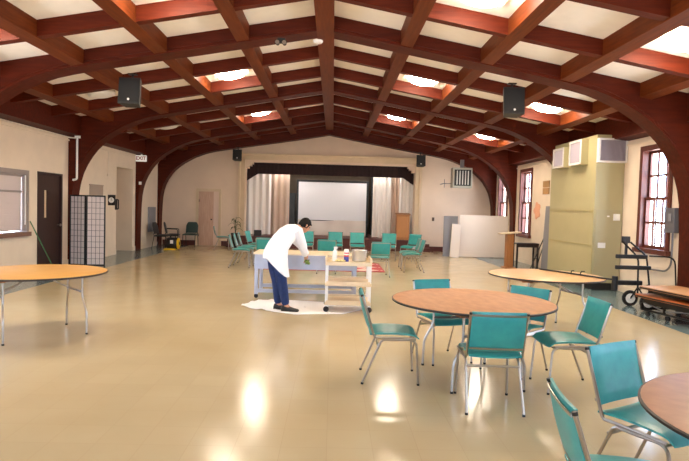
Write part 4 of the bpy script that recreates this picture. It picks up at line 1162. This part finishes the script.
for i, (z, lb, m, dx) in enumerate(((.24, 'lower reddish-brown table top stacked flat on the dolly', mat('red_brown_top', (178, 102, 52), .4, var=.12, vscale=5, stretch=(6, 1, 1)), -.03), (.37, 'upper tan table top stacked flat on the dolly', mat('tan_top', (192, 142, 96), .45, var=.1, vscale=5, stretch=(6, 1, 1)), .04))):
    q = thing('stacked_table', lb, 'table', (5.43+dx, 8.28, z), R(11.5), 'folded tables on the dolly')
    MB().prism(rrect(.72, 1.5, .09), .055, .095, 'Z').build('tabletop', m, q)
    MB().prism(rrect(.73, 1.51, .095), .062, .085, 'Z').build('edge_band', M_edge, q)
    MB().bx(-.28, -.24, -.6, .6, .0, .055).bx(.24, .28, -.6, .6, 0, .055).build('folded_leg', M_blackm, q)

# ------------------------------------------------------------------ light, sky, camera
wd = bpy.data.worlds.new('sky'); SC.world = wd; wd.use_nodes = True
bg = wd.node_tree.nodes['Background']
wn = wd.node_tree
tc = wn.nodes.new('ShaderNodeTexCoord'); sx_ = wn.nodes.new('ShaderNodeSeparateXYZ'); rp_ = wn.nodes.new('ShaderNodeValToRGB')
mr = wn.nodes.new('ShaderNodeMapRange'); mr.inputs[1].default_value = -1; mr.inputs[2].default_value = 1
wn.links.new(tc.outputs['Generated'], sx_.inputs[0]); wn.links.new(sx_.outputs['Z'], mr.inputs[0]); wn.links.new(mr.outputs[0], rp_.inputs[0])
rp_.color_ramp.elements[0].position = .47; rp_.color_ramp.elements[0].color = (.96, .92, .86, 1)     # bright lower half added to throw light up at the ceiling
rp_.color_ramp.elements[1].position = .52; rp_.color_ramp.elements[1].color = (.36, .49, .66, 1)     # blue sky
wn.links.new(rp_.outputs[0], bg.inputs[0]); bg.inputs[1].default_value = 24.0

cam = bpy.data.cameras.new('camera'); co = bpy.data.objects.new('camera', cam); COL.objects.link(co)
cam.sensor_fit = 'HORIZONTAL'; cam.sensor_width = 36.; cam.lens = 560/689*36; cam.clip_start = .05; cam.clip_end = 200
Mx = ((0.999401270781317, -0.02698383431109556, 0.021655776286242663), (-0.020513339083444115, 0.04191856247486406, 0.9989104249329308), (0.02786221240921281, 0.9987565803567515, -0.04133993606371019))
co.matrix_world = Matrix(((Mx[0][0], Mx[0][1], -Mx[0][2], 0), (Mx[1][0], Mx[1][1], -Mx[1][2], 0), (Mx[2][0], Mx[2][1], -Mx[2][2], 1.6), (0, 0, 0, 1)))
SC.camera = co
vs_ = SC.view_settings
SC.display_settings.display_device = 'sRGB'
vs_.view_transform = 'Standard'; vs_.look = 'None'; vs_.gamma = 1; vs_.use_curve_mapping = False
vs_.exposure = 0.62
SC.cycles.max_bounces = 10; SC.cycles.diffuse_bounces = 6; SC.cycles.transparent_max_bounces = 8
SC.cycles.use_denoising = True
SC.cycles.sample_clamp_indirect = 8
